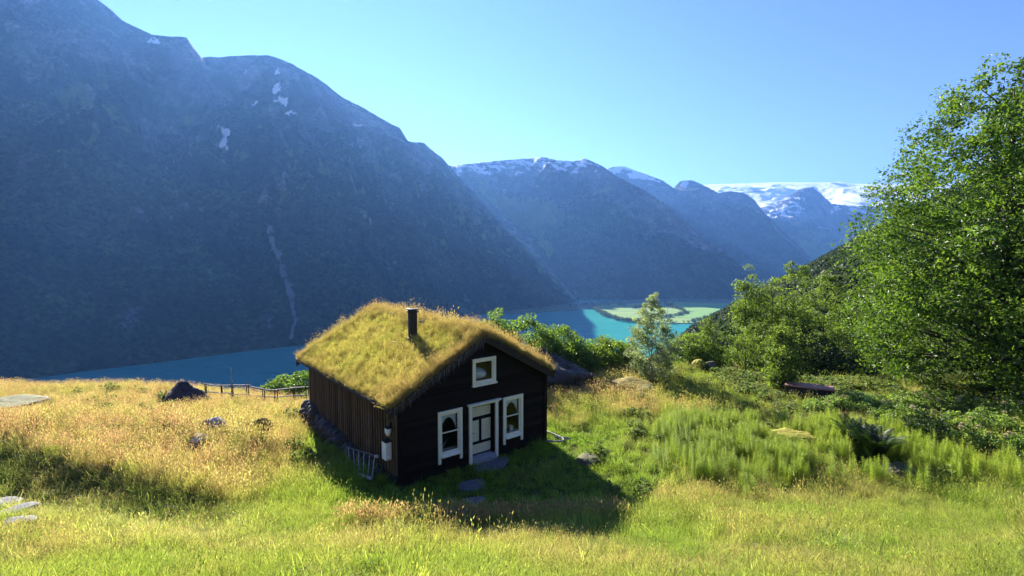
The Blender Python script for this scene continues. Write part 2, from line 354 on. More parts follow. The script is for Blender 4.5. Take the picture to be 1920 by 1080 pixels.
def masks1(px, py, v, V):
    st = fbm(np.stack([V[..., 0] / 90, V[..., 1] / 90, V[..., 2] / 420], -1), 5)
    rock = .12 + .38 * ss((v - .35) / .4) + .95 * st
    snow = np.zeros_like(px); px0, py0 = px, py; wp = np.stack([px / 11, py / 16, 0 * px], -1); px = px + 16 * fbm(wp, 4); py = py + 16 * fbm(wp + 31, 4)
    for a in ((288,77,15,5,10),(518,166,13,10,-35),(528,189,13,6,-5),(542,213,11,2.5,-8),(478,194,13,2.5,-35),(419,245,8,14,-70),(418,270,7,9,10),(462,132,10,2,-20),(517,134,7,2,0),(672,235,10,2,10),(870,312,12,10,30)):
        snow = np.maximum(snow, 1.12 * blob(px, py, *a))
    px = px0 + .6 * (px - px0); py = py0
    scr = np.maximum(.9 * seg(px, py, [(500,420),(512,455),(524,490),(540,540),(549,575),(552,610),(545,635)], 4), .62 * seg(px, py, [(505,430),(530,500),(548,560)], 11))
    scr = np.maximum(scr, .8 * seg(px, py, [(535,320),(533,360)], 4)); scr = np.maximum(scr, .7 * seg(px, py, [(655,430),(670,436)], 4))
    veg = .42 * np.clip(1 - np.abs(v - .55) / .5, 0, 1) * ss((px - 620) / 260) + .25 * st
    s3 = fbm(np.stack([V[..., 0] / 38, V[..., 1] / 38, V[..., 2] / 700], -1), 4); veg = np.maximum(veg, .50 * ss((s3 + .05) * 3) * ss((v - .12) / .2) * ss((.85 - v) / .2))
    return dict(rock=rock, snow=snow, scree=scr, veg=veg)
zl = LAKE - 3
mountain('mountain', 'steep shaded mountain wall filling the left side above the lake',
    [(-560,-280,1500),(-200,-170,1600),(0,-78,1700),(100,-36,1750),(185,0,1800),(230,38,1830),(285,66,1850),(350,69,1880),(378,109,1900),(430,105,2000),(500,103,2050),(545,118,2100),(600,150,2130),(640,180,2150),(700,213,2200),(750,240,2250),(765,265,2260),(795,268,2420),(830,297,2540),(870,342,2600),(920,390,2600),(1000,445,2520),(1030,500,2350),(1088,570,2070)],
    [(-560,560,zl),(-200,640,zl),(60,738,zl),(300,850,zl),(560,1010,zl),(700,1120,zl),(920,1600,zl),(1020,1800,zl),(1095,2030,zl)],
    820, 330, 175, 430, lambda v: .62 * v + .38 * v ** 2.2 + .10 * np.sin(math.pi * v) , masks1, seed=1)
def masks2(px, py, v, V):
    st = fbm(np.stack([V[..., 0] / 120, V[..., 1] / 120, V[..., 2] / 420], -1), 5)
    al = ss((v - .62) / .2)
    rock = .1 + .55 * al + .5 * st
    sn = fbm(np.stack([V[..., 0] / 90, V[..., 1] / 220, V[..., 2] / 50], -1), 4)
    st2 = fbm(np.stack([(px * .9 + py * 1.2) / 15, (py - px * .25) / 4.0, 0 * px], -1), 4); snow = ss((345 - py) / 26) * (.50 + .55 * sn + .95 * st2) * ss((v - .74) / .1) * (1 - .5 * ss((px - 1090) / 40))
    veg = .75 * blob(px, py, 1010, 395, 75, 28, 15) + .55 * blob(px, py, 1120, 360, 60, 10, -15) + .6 * seg(px, py, [(900,345),(960,400),(1010,440),(1030,470)], 14) + .3 * st
    return dict(rock=rock, snow=snow, veg=veg, scree=.6 * seg(px, py, [(1075,540),(1082,556)], 3))
mountain('mountain', 'blue shaded mountain with streaks of snow along its summit, behind the lake fields',
    [(780,345,3050),(840,310,3100),(870,308,3100),(905,304,3150),(960,300,3200),(1015,294,3200),(1045,300,3200),(1075,303,3150),(1095,296,3100),(1130,312,3080),(1160,332,3050),(1200,352,3000),(1240,377,2950),(1280,412,2900),(1320,447,2850),(1370,482,2750),(1410,512,2650),(1450,560,2500)],
    [(780,2350,zl),(900,2250,zl),(1000,2150,zl),(1090,2100,zl),(1250,2120,zl),(1370,2160,zl),(1455,2420,zl)],
    460, 260, 235, 470, lambda v: .78 * v + .14 * v ** 2 + .08 * (1 - (1 - v) ** 2) + .02 * np.sin(11 * v) * np.sin(math.pi * v), masks2, seed=2)
def masks3(px, py, v, V):
    st = fbm(V / 160, 5)
    sn = fbm(np.stack([V[..., 0] / 120, V[..., 1] / 260, V[..., 2] / 60], -1), 4)
    snow = np.maximum(ss((345 - py) / 22) * (.55 + .9 * sn) * ss((1265 - px) / 30), .95 * blob(px, py, 1283, 346, 9, 8, -30)) + .7 * blob(px, py, 1225, 338, 26, 4, 18) * (.6 + sn)
    return dict(rock=.15 + .5 * ss((v - .5) / .3) + .5 * st, snow=snow, veg=.3 * st + .2)
mountain('mountain', 'blue mountain with a rounded shoulder in the middle distance before the glacier',
    [(1080,350,4700),(1120,322,4650),(1150,313,4600),(1170,312,4600),(1205,324,4600),(1245,340,4550),(1263,352,4500),(1275,340,4500),(1295,337,4500),(1330,352,4450),(1348,362,4400),(1370,358,4400),(1395,362,4350),(1415,375,4300),(1430,395,4250),(1460,425,4200),(1500,462,4100),(1535,495,4000),(1570,530,3800)],
    [(1080,3400,zl),(1250,3350,zl),(1400,3400,zl),(1500,3500,zl),(1575,3700,zl)],
    320, 190, 190, 800, lambda v: .8 * v + .2 * v ** 2, masks3, seed=3)
def masks5(px, py, v, V):
    sn = fbm(np.stack([V[..., 0] / 150, V[..., 1] / 300, V[..., 2] / 42], -1), 4); st = fbm(V / 160, 5)
    st2 = fbm(np.stack([(px * .82 + py * 1.6) / 16, (py * .9 - px * .35) / 5.5, 0 * px], -1), 3)
    snow = ss((1525 - px) / 25) * ss((py - 362) / 10) * ss((418 - py) / 15) * (.46 + .9 * st2)
    snow = np.maximum(snow, ss((px - 1545) / 15) * ss((412 - py) / 20) * (.48 + 1.0 * sn))
    return dict(rock=.3 + .5 * ss((v - .45) / .3) + .5 * st, snow=snow, veg=.55 * ss((.55 - v) / .2) + .3 * st)
mountain('mountain', 'dark pointed peak ribbed with snow standing in front of the glacier',
    [(1340,420,5300),(1400,402,5400),(1440,388,5500),(1480,366,5600),(1505,354,5650),(1522,351,5650),(1540,364,5650),(1560,382,5700),(1590,386,5750),(1625,398,5800),(1660,425,5800),(1720,460,5800),(1900,500,5700)],
    [(1340,4300,-150),(1450,4300,-150),(1560,4350,-150),(1700,4400,-150),(1900,4400,-150)],
    300, 160, 170, 700, lambda v: .85 * v + .15 * v ** 2, masks5, back=500, seed=5)
def masks4(px, py, v, V):
    sn = fbm(np.stack([V[..., 0] / 300, V[..., 1] / 500, V[..., 2] / 60], -1), 4)
    snow = ss((v - .19) / .05) * (1.0 + .5 * sn) - .9 * blob(px, py, 1420, 357, 22, 4, 12) - .9 * blob(px, py, 1574, 346, 22, 3.5, 12) - .8 * blob(px, py, 1640, 368, 14, 3, 0)
    return dict(rock=.75 + 0 * px, snow=snow, veg=0 * px)
mountain('glacier', 'flat white glacier plateau on the skyline in the distance',
    [(1180,362,10500),(1300,350,10500),(1330,346,10500),(1400,344,10500),(1450,342,10500),(1560,342,10500),(1575,341,10500),(1600,345,10500),(1720,345,10500),(1850,345,10500),(2150,346,10500)],
    [(1180,5000,-120),(1500,5000,-120),(1800,4900,-120),(2150,4800,-120)],
    320, 150, 110, 1100, lambda v: np.where(v < .2, v * 2.1, .42 + .58 * np.maximum((v - .2) / .8, 0) ** .93), masks4, back=700, jag=3, seed=4)

# ------------------------------------------------------------------ fields on the delta
def flat_poly(name, pix, z, mat, label, thick=1.5):
    pts = interp([(a, b) for a, b in pix + pix[:1]], 120)[:-1]
    W = np.array([on_z(a, b, z) for a, b in pts]); k = len(W)
    jit = .004 * np.stack([fbm(W / 40, 3), fbm(W / 40 + 9, 3)], 1) * W[:, 1:2] * .6; W[:, :2] += jit
    c = W.mean(0); low = W.copy(); low[:, 2] = z - thick
    V = np.concatenate([W, low, [c]]); i = np.arange(k); j = (i + 1) % k
    return tag(mesh_np(name, V, [np.stack([i, j, np.full(k, 2*k)], 1), np.stack([i, i + k, j + k, j], 1)], mat), label, kind='structure')
def field_mat(name, c1, c2):
    m, nt, ns, lk, bs, out = newmat(name); co = coordobj(ns); mp = ns.new('ShaderNodeMapping'); mp.inputs['Scale'].default_value = (.012,.05,.01); mp.inputs['Rotation'].default_value = (0,0,.25); lk.new(co, mp.inputs[0])
    f = noise(ns, lk, 1, 5, .6, mp.outputs[0]); r = ramp(ns, [(.35, c1), (.65, c2)]); lk.new(f, r.inputs[0]); lk.new(r.outputs[0], bs.inputs['Base Color']); bs.inputs['Roughness'].default_value = 1; return m
MF1 = field_mat('mown_field', (.12,.23,.035), (.20,.30,.06)); MF2 = field_mat('green_field', (.10,.25,.03), (.16,.31,.045)); MF3 = field_mat('valley_meadow', (.06,.09,.035), (.10,.13,.05))
flat_poly('field', [(1110,577),(1128,571),(1180,569),(1270,566),(1340,568),(1395,570),(1400,588),(1340,600),(1318,602),(1290,606),(1240,605),(1195,604),(1150,596),(1138,586)], LAKE + 2.0, MF1, 'pale green mown field on the lake shore')
flat_poly('field', [(1262,569),(1290,568),(1390,570),(1395,586),(1330,598),(1235,593),(1290,586),(1288,580),(1255,574)], LAKE + 2.4, MF2, 'bright green hay field beside the tree row', .4)
flat_poly('field', [(1050,572),(1100,568),(1200,561),(1290,558),(1400,558),(1460,562),(1440,571),(1300,567),(1200,569),(1125,573)], LAKE + 1.4, MF3, 'dim valley meadow below the far mountain')
flat_poly('shore', [(925,586),(985,577),(1050,571),(1100,570),(1112,577),(1085,581),(1040,584),(960,589)], LAKE + 1.0, MF3, 'dark wooded shore strip at the mountain foot')
MSAND = plain('pale_lake_sand', (.32,.31,.27), (.45,.44,.4), .05, .9, 0)
flat_poly('shore', [(1308,604),(1322,599),(1345,598),(1350,604),(1330,610),(1300,612)], LAKE + 1.2, MSAND, 'pale gravel shore at the edge of the field')

# ------------------------------------------------------------------ leaves and trees
def leaves_mesh(C, rad, per, size, r, up=.6, flat=.65, asp=.55):
    """C (n,3) clump centres, rad (n,) clump radii; returns V, quads of folded leaves"""
    n = len(C) * per
    base = np.repeat(C, per, 0); rr = np.repeat(rad, per)
    d = r.normal(size=(n, 3)); d *= (rr * (.35 + .65 * r.random(n) ** .5) / (np.linalg.norm(d, axis=1) + 1e-6))[:, None]; d[:, 2] *= flat
    p = base + d
    nor = r.normal(size=(n, 3)) + np.array([0, 0, up * 1.6]); nor /= np.linalg.norm(nor, axis=1)[:, None]
    t = r.normal(size=(n, 3)); t -= nor * (t * nor).sum(1)[:, None]; t /= np.linalg.norm(t, axis=1)[:, None] + 1e-9
    b = np.cross(nor, t); L = size * (.6 + .8 * r.random(n))[:, None]
    v0 = p - t * L * .5; v2 = p + t * L * .5 - nor * L * .12; m_ = p + nor * L * .06; v1 = m_ - b * L * asp * .5; v3 = m_ + b * L * asp * .5
    V = np.stack([v0, v1, v2, v3], 1).reshape(-1, 3); i = np.arange(n) * 4
    return V, np.stack([i, i+1, i+2, i+3], 1)
def tree(name, label, cat, base, top, prof, mat, bark, trunk_r=.12, clumps=160, per=60, leaf=.12, cr=.5, seed=0, group=None, stems=1, lean=(0,0), limbs=22, flat=.65, gap=.25, up=.6, sx=1.0, fill=.55, spread=0):
    """prof: (height fraction, radius) pairs of the crown"""
    r = np.random.default_rng(seed + 100); base = np.array(base, float); H = top - base[2]
    root = empty(name, base); tag(root, label, cat, group)
    ph = np.array(prof, float); hs = np.linspace(ph[0,0], ph[-1,0], 200); rs = np.interp(hs, ph[:,0], ph[:,1]); cdf = np.cumsum(rs ** 1.5 + .02); cdf /= cdf[-1]
    h = np.interp(r.random(clumps), cdf, hs); a = r.random(clumps) * 2 * math.pi
    un = 1 + gap * 1.6 * fbm(np.stack([np.cos(a) * 1.6 + seed, np.sin(a) * 1.6, h * 5], -1), 3)
    rad = np.interp(h, ph[:,0], ph[:,1]) * un * (fill * r.random(clumps) ** .5 + (1 - fill) * np.clip(r.normal(.93, .1, clumps), .5, 1.2))
    ax = np.stack([lean[0] * h ** 1.4, lean[1] * h ** 1.4], 1) * H
    C = np.stack([ax[:,0] + np.cos(a) * rad * sx, ax[:,1] + np.sin(a) * rad, h * H], 1)
    C[:, 2] += -.10 * rad + r.normal(0, .05, clumps) * H * .3
    C[:, 2] = np.maximum(C[:, 2], .1)
    crad = cr * (.55 + .75 * r.random(clumps)) * np.clip(.55 + .6 * np.interp(h, ph[:,0], ph[:,1]) / ph[:,1].max(), .4, 1)
    V, Q = leaves_mesh(C, crad, per, leaf, r, up, flat)
    mesh_np('crown', V, [Q], mat, root, attrs={'clump': ('FLOAT', np.repeat(r.random(clumps), per * 4))})
    mb = MB()
    for s in range(stems):
        off = np.array([r.normal(0, .22), r.normal(0, .22), 0]) * (stems > 1)
        e = np.array([lean[0] * H, lean[1] * H, H * .93]) + off * 4 * (1 + spread)
        pts = [off + (e - off) * t + np.array([r.normal(0, .03 * H * .3), r.normal(0, .03 * H * .3), 0]) * (0 < t < 1) for t in np.linspace(0, 1, 8)]
        pts[0][2] = -.25
        mb.tube(pts, [trunk_r * (1 - .9 * t) / (1 if stems == 1 else 1.5) for t in np.linspace(0, 1, 8)], 8)
    idx = r.choice(clumps, min(limbs, clumps), replace=False)
    for k in idx:
        hh = max(.08, h[k] - rad[k] * .45 / H - .04); p0 = np.array([lean[0] * hh ** 1.4 * H, lean[1] * hh ** 1.4 * H, hh * H]); p1 = C[k]; md = (p0 + p1) / 2 + np.array([0, 0, .07 * rad[k]])
        q0 = trunk_r * .42 * (1 - .7 * hh) / (1 if stems == 1 else 1.4)
        mb.tube([p0, md, p1], [q0, q0 * .6, q0 * .2], 5, False)
    mb.build('trunk', bark, root, True)
    return root
L_BIG = leaf_mat('broad_leaves', [(.042,.09,.014), (.07,.13,.02), (.11,.175,.028), (.15,.20,.038)], .48)
L_MID = leaf_mat('alder_leaves', [(.066,.112,.02), (.12,.175,.032), (.195,.24,.06)], .54)
L_BUSH = leaf_mat('bush_leaves', [(.075,.14,.025), (.115,.19,.035), (.18,.25,.065)], .5)
L_LIME = leaf_mat('lime_bush_leaves', [(.085,.145,.022), (.13,.19,.03), (.18,.23,.05)], .5)
L_SILVER = leaf_mat('silver_leaves', [(.17,.21,.08), (.26,.31,.13), (.40,.44,.23)], .4, (1.2,1.3,.9))
L_HERB = leaf_mat('herb_leaves', [(.11,.18,.035), (.17,.25,.06), (.27,.32,.12)], .5)
L_DARK = leaf_mat('dark_fern_and_shade_leaves', [(.02,.042,.012), (.03,.06,.016), (.05,.085,.022)], .35)
def tree_at(px, Y, pytop, *a, name='broadleaf_tree', label='', cat='tree', **kw):
    b = at_depth(px, Y); return tree(name, label, cat, b, P(px, pytop, Y * KY)[2], *a, **kw)

tree_at(1868, 25.5, 118, [(.05,2.6),(.14,4.5),(.3,5.7),(.48,5.4),(.64,4.9),(.78,4.0),(.9,2.8),(1,1.0)], L_BIG, M_BARK, label='broad leafy deciduous tree with its crown reaching down to the flowering herbs', trunk_r=.28, clumps=1250, per=68, leaf=.175, cr=.80, seed=1, limbs=150, gap=.38, fill=.42)
tree_at(1965, 24.0, 60, [(.05,2.0),(.25,3.4),(.5,3.4),(.72,2.9),(.86,1.7),(.94,.9),(1,.3)], L_BIG, M_BARK, label='tallest leafy tree, standing half out of the photo behind the broad crown', trunk_r=.26, clumps=560, per=64, leaf=.18, cr=.65, seed=2, limbs=50, gap=.45, fill=.5)
GT = 'alders at the meadow edge'
for i, (px, Yd, pt, w, lab) in enumerate([
    (1398, 38, 506, 1.1, 'slender grey-green alder with a bare lower stem, at the lake end of the row'),
    (1440, 38, 512, 1.05, 'slender alder between the bare-stemmed alder and the tallest alder'),
    (1484, 38, 484, 1.4, 'tallest alder of the row with a ragged top'),
    (1542, 39, 516, 1.95, 'broad dark alder behind the low plank shelter'),
    (1602, 40, 540, 2.7, 'dense dark alder between the plank shelter and the big tree'),
    (1650, 40, 560, 2.6, 'dark shaded alder half hidden by the big leafy tree')]):
    tree_at(px, Yd, pt, [(.06,.9*w),(.25,1.1*w),(.45,.95*w),(.62,.7*w),(.76,.85*w),(.9,.55*w),(1,.2*w)], L_MID, M_BARK, label=lab, trunk_r=.12, clumps=int(150+80*w), per=58, leaf=.14, cr=.55, seed=10+i, limbs=40, gap=.6, fill=.55, group=GT)
tree_at(1352, 36, 588, [(.05,1.4),(.25,2.0),(.5,1.8),(.75,1.1),(1,.3)], L_MID, M_BARK, label='wide low alder sloping down from the slender alders towards the lake', trunk_r=.1, clumps=220, per=56, leaf=.115, cr=.40, seed=21, stems=4, limbs=40, gap=.5, group=GT, lean=(-.12,0), spread=1)
tree_at(1412, 34.5, 600, [(.05,1.3),(.3,1.65),(.6,1.4),(1,.5)], L_MID, M_BARK, label='leafy alder thicket filling the foot of the slender alders', trunk_r=.09, clumps=190, per=56, leaf=.115, cr=.40, seed=22, stems=3, limbs=30, gap=.5, group=GT)
tree_at(1466, 27.2, 588, [(.0,.5),(.2,.62),(.5,.60),(.8,.45),(1,.15)], L_MID, M_BARK, name='ivy_clad_tree', label='narrow leaf-clad column tree at the end of the red-topped plank shelter', trunk_r=.1, clumps=150, per=50, leaf=.12, cr=.32, seed=23, limbs=20, gap=.4)
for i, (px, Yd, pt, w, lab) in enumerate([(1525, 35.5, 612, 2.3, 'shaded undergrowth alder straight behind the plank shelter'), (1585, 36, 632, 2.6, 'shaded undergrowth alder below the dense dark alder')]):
    tree_at(px, Yd, pt, [(.0,.8*w),(.4,1.0*w),(.8,.7*w),(1,.3*w)], L_DARK, M_BARK, label=lab, trunk_r=.1, clumps=230, per=46, leaf=.15, cr=.45, seed=30+i, stems=3, limbs=20, gap=.4, group=GT)  # darker leaf colour stands in for the deep shade under the alders
tree_at(1222, 29.0, 552, [(.02,.7),(.15,1.15),(.35,1.3),(.55,1.15),(.72,.9),(.86,.55),(1,.15)], L_SILVER, M_BARKL, name='silver_tree', label='small silvery-leaved tree standing alone in front of the lake', trunk_r=.07, clumps=380, per=48, leaf=.09, cr=.26, seed=40, stems=3, limbs=60, gap=.6, up=.2)
GB = 'bushes along the drop behind the cabin'
for i, (px, Yd, pt, w, mt, lab) in enumerate([
    (925, 30, 580, 1.2, L_BUSH, 'leafy bush rising just behind the roof ridge of the cabin'),
    (985, 31, 592, 2.0, L_BUSH, 'rounded bush seen just over the gable of the turf roof'),
    (1048, 32, 612, 1.9, L_BUSH, 'large dense bush behind the dark crag'),
    (1088, 31, 655, 1.2, L_MID, 'dark bush at the foot of the dark crag'),
    (1140, 33, 634, 1.6, L_LIME, 'lime green bush between the crag and the silvery tree'),
    (1176, 34, 660, 1.0, L_MID, 'dark bush half hidden behind the silvery tree'),
    (1300, 35, 624, 1.7, L_LIME, 'soft lime bush between the silvery tree and the wide low alder'),
    (1268, 34, 668, 1.2, L_BUSH, 'low bush touching the silvery tree on its alder side'),
    (1108, 28.5, 705, .45, L_LIME, 'tiny lime sapling by the low end of the dark crag')]):
    b = at_depth(px, Yd); tp = P(px, pt, Yd * KY)[2]; b[2] = min(b[2], tp - .8 * w)
    big = w > .6
    tree('bush', lab, 'bush', b, tp, [(.05,.8*w),(.35,1.05*w),(.65,.95*w),(.88,.6*w),(1,.25*w)], mt, M_BARK, trunk_r=.07, clumps=int(150*w) + 40, per=52, leaf=.13 if big else .1, cr=.40 if big else .16, seed=50+i, stems=4, limbs=26, gap=.5, group=GB, fill=.45)
for i, (px, Yd, pt, w, lab) in enumerate([(528, 30.5, 704, .85, 'light green bush behind the pole fence, farther from the cabin corner'), (565, 30.0, 696, .9, 'light green bush behind the pole fence touching the cabin corner')]):
    b = at_depth(px, Yd); tp = P(px, pt, Yd * KY)[2]; b[2] = min(b[2], tp - 1.2)
    tree('bush', lab, 'bush', b, tp, [(.0,.6*w),(.35,1.0*w),(.7,.9*w),(1,.3*w)], L_BUSH, M_BARK, trunk_r=.05, clumps=130, per=44, leaf=.11, cr=.3, seed=70+i, stems=4, limbs=20, gap=.6, group='bushes behind the fence')

# ------------------------------------------------------------------ scatter of countless plants
def scatter(name, pts, rot, scl, idx, gcol, tcol, protos, label=None, parent=None, kind='stuff'):
    o = mesh_np(name, pts, [], None, parent, attrs={'rot': ('FLOAT_VECTOR', rot), 'scl': ('FLOAT_VECTOR', scl), 'idx': ('INT', idx), 'gcol': ('FLOAT_VECTOR', gcol), 'tcol': ('FLOAT_VECTOR', tcol)})
    tag(o, label, kind=kind)
    ng = bpy.data.node_groups.new(name + '_scatter', 'GeometryNodeTree')
    ng.interface.new_socket('Geometry', in_out='INPUT', socket_type='NodeSocketGeometry'); ng.interface.new_socket('Geometry', in_out='OUTPUT', socket_type='NodeSocketGeometry')
    ns, lk = ng.nodes, ng.links; gi = ns.new('NodeGroupInput'); go = ns.new('NodeGroupOutput'); ip = ns.new('GeometryNodeInstanceOnPoints'); j = ns.new('GeometryNodeJoinGeometry')
    for p in protos[::-1]:
        oi = ns.new('GeometryNodeObjectInfo'); oi.inputs['Object'].default_value = p; oi.inputs['As Instance'].default_value = False
        g2 = ns.new('GeometryNodeGeometryToInstance'); lk.new(oi.outputs['Geometry'], g2.inputs[0]); lk.new(g2.outputs[0], j.inputs[0])
    def at(nm, ty):
        a = ns.new('GeometryNodeInputNamedAttribute'); a.data_type = ty; a.inputs[0].default_value = nm; return a.outputs[0]
    lk.new(gi.outputs[0], ip.inputs['Points']); lk.new(j.outputs[0], ip.inputs['Instance']); ip.inputs['Pick Instance'].default_value = True
    lk.new(at('idx', 'INT'), ip.inputs['Instance Index']); lk.new(at('scl', 'FLOAT_VECTOR'), ip.inputs['Scale'])
    e2r = ns.new('FunctionNodeEulerToRotation'); lk.new(at('rot', 'FLOAT_VECTOR'), e2r.inputs[0]); lk.new(e2r.outputs[0], ip.inputs['Rotation'])
    lk.new(ip.outputs[0], go.inputs[0])
    md = o.modifiers.new('scatter', 'NODES'); md.node_group = ng
    return o
def clump(name, n, rad, h0, h1, wid, lean, seed, heads=0, hl=.07, hw=.012, curl=1.0, mat=None):
    r = np.random.default_rng(seed); V = []; Q = []; T = []; tip = []
    for k in range(n):
        a = r.random() * 6.283; rr = rad * math.sqrt(r.random()); b = np.array([rr * math.cos(a), rr * math.sin(a), -.03])
        h = h0 + (h1 - h0) * r.random(); az = r.random() * 6.283; d = np.array([math.cos(az), math.sin(az), 0]); ln = lean * (.3 + r.random()); fz = r.random() * 6.283
        sd = np.array([math.cos(fz), math.sin(fz), 0]); w = wid * (.7 + .6 * r.random()); st = r.random() < heads
        if st: w *= .45; h *= 1.18; ln *= .6
        def cl(t): return b + d * ln * h * (t ** 1.7) + np.array([0, 0, h * (t - .30 * curl * ln * t * t)])
        o = len(V)
        for t, ww in ((0, .8), (.4, 1), (.75, .7)):
            p = cl(t); V += [p - sd * w * ww * .5, p + sd * w * ww * .5]; tip += [t, t]
        V.append(cl(1)); tip.append(1.0)
        Q += [(o, o+1, o+3, o+2), (o+2, o+3, o+5, o+4)]; T.append((o+4, o+5, o+6))
        if st:
            p0, p1 = cl(.98), cl(1) + (cl(1) - cl(.9)) / (np.linalg.norm(cl(1) - cl(.9)) + 1e-9) * hl; mid = (p0 + p1) / 2
            for sv in (sd, np.cross(sd, [0, 0, 1])):
                o = len(V); V += [p0, mid - sv * hw, p1, mid + sv * hw]; tip += [1.0] * 4; Q.append((o, o+1, o+2, o+3))
    return mesh_np(name, V, [Q, T], mat or M_GRASS, attrs={'tip': ('FLOAT', tip)}, link=False)
def horsetail(name, n, seed):
    r = np.random.default_rng(seed); V = []; Q = []; T = []; tip = []
    for k in range(n):
        b = np.array([r.normal(0, .16), r.normal(0, .16), 0]); h = .42 + .3 * r.random(); az = r.random() * 6.28; ln = np.array([math.cos(az), math.sin(az), 0]) * .1 * r.random()
        for q in range(13):
            t = .22 + .78 * q / 12; p = b + ln * h * t * t + np.array([0, 0, h * t]); L = .13 * (1 - t) ** .6 + .025
            for s in range(8):
                a = s * .785 + q * .4 + r.random() * .3; d = np.array([math.cos(a), math.sin(a), .25 + .5 * r.random()]); sd = np.array([-math.sin(a), math.cos(a), 0]) * .0035
                o = len(V); e = p + d * L; V += [p - sd, p + sd, e + sd * .5, e - sd * .5]; tip += [t, t, t, t]; Q.append((o, o+1, o+2, o+3))
        o = len(V); sd = np.array([.006, 0, 0]); V += [b - sd, b + sd, b + ln * h + np.array([0, 0, h])]; tip += [0, 0, .8]; T.append((o, o+1, o+2))
    return mesh_np(name, V, [Q, T], M_GRASS, attrs={'tip': ('FLOAT', tip)}, link=False)
def herb(name, n, seed, size=.1, hgt=.3):
    r = np.random.default_rng(seed); C = np.stack([r.normal(0, .13, n), r.normal(0, .13, n), .05 + hgt * r.random(n)], 1)
    V, Q = leaves_mesh(C, np.full(n, .06), 6, size, r, .7, .6, .6)
    return mesh_np(name, V, [Q], M_GRASS, attrs={'tip': ('FLOAT', np.clip(V[:, 2] / hgt, 0, 1) * .7)}, link=False)
SHORT = [clump('short_tuft', 46, .17, .07, .20, .008, .8, 200 + k, 0) for k in range(4)]
MEAD = [clump('meadow_tuft', 54, .18, .16, .40, .0062, .6, 220 + k, .14, .04, .006) for k in range(5)]
TALL = [clump('seeding_tuft', 44, .18, .30, .62, .007, .45, 240 + k, 0.5, .065, .0095) for k in range(5)]
LUSH = [clump('lush_tuft', 40, .19, .22, .50, .013, .8, 260 + k, .03, .05, .01, 1.4) for k in range(4)]
BROWN = [clump('brown_seed_tuft', 20, .2, .32, .62, .007, .35, 280 + k, .8, .09, .016) for k in range(3)]
HORSE = [horsetail('horsetail_plant', 5, 300 + k) for k in range(4)]
HERB = [herb('herb_plant', 26, 320 + k) for k in range(4)]

STONES = []                                   # (x, y, radius): no grass grows there
def sample(n, y0, y1, dens):
    """points over the visible meadow between two depths, thinned by dens(x, y) in 0..1"""
    y = np.sqrt(y0 ** 2 + (y1 ** 2 - y0 ** 2) * rng.random(n)); x = (rng.random(n) * 2 - 1) * (y * 1.0 + 1.5)
    keep = rng.random(n) < dens(x, y); x, y = x[keep], y[keep]
    u, v = cabin_uv(x * KX, y * KY); ok = ~((u > -.12) & (u < CW + .1) & (v > -.12) & (v < CL + .1))
    for sx, sy, sr in STONES: ok &= (x * KX - sx) ** 2 + (y * KY - sy) ** 2 > sr * sr
    return x[ok], y[ok]
def lin(a, b, t): return np.array(a)[None] * (1 - t[:, None]) + np.array(b)[None] * t[:, None]
C_TAN, C_PINK, C_GOLD, C_YG, C_GREEN, C_BANKSHADE, C_PALE = (.42,.32,.16), (.45,.28,.19), (.42,.335,.115), (.255,.32,.055), (.185,.285,.034), (.075,.13,.018), (.42,.40,.19)

# ------------------------------------------------------------------ rocks
def rock_mesh(size, seed, planes=14, rough=.09, extra=(), nu=56, nv=34, off=(0,0,0)):
    r = np.random.default_rng(seed + 900); th = np.linspace(0, math.pi, nv); ph = np.linspace(0, 2 * math.pi, nu, endpoint=False)
    T, Pp = np.meshgrid(th, ph, indexing='ij'); D = np.stack([np.sin(T)*np.cos(Pp), np.sin(T)*np.sin(Pp), np.cos(T)], -1); rad = np.full(T.shape, 1.25)
    pl = [(v / np.linalg.norm(v), .72 + .28 * r.random()) for v in r.normal(size=(planes, 3))] + [(np.array(a) / np.linalg.norm(a), b) for a, b in extra]
    for n_, d_ in pl:
        c = D @ n_; rad = np.where(c > .05, np.minimum(rad, d_ / np.maximum(c, .05)), rad)
    rad = rad * (1 + rough * 2 * fbm(D * 2.2 + seed, 5) + rough * .8 * fbm(D * 9 + seed, 3))
    V = (D * rad[..., None] * np.array(size)).reshape(-1, 3) + np.array(off)
    i = (np.arange(nv-1)[:, None] * nu + np.arange(nu)[None]).ravel(); j = (np.arange(nv-1)[:, None] * nu + (np.arange(nu)[None] + 1) % nu).ravel()
    return V, np.stack([i, i + nu, j + nu, j], 1)
def rock(name, label, base, size, mat, seed, rz=0, clear=.8, cat='rock', group=None, **kw):
    V, Q = rock_mesh(size, seed, **kw); o = mesh_np(name, V, [Q], mat, smooth=True); o.location = base; o.rotation_euler = (0, 0, rz)
    tag(o, label, cat, group)
    if clear: STONES.append((base[0], base[1], max(size[0], size[1]) * clear))
    return o
b = G(332, 760); rock('boulder', 'dark pyramid-shaped boulder standing in the tall golden grass', b + [0, .4, .30], (1.08, .8, .95), M_DARKROCK, 1, planes=7, rough=.13, clear=1.05,
    extra=[((-.75,-.35,.62), .50), ((.62,-.35,.70), .50), ((.2,.9,.5), .5), ((-.1,-.9,.42), .5)])
b = G(372, 838); rock('rock', 'small pale grey rock beside a low green herb patch in golden grass', b + [0, 0, .2], (.28, .24, .26), M_PALE, 2); STONES.append((b[0] * .96, b[1] * .96, .55))
b = G(404, 808); rock('rock', 'long pale low rock in golden grass, uphill of the small pale rock', b + [0, 0, .25], (.42, .26, .26), M_PALE, 3); STONES.append((b[0] * .96, b[1] * .96, .6))
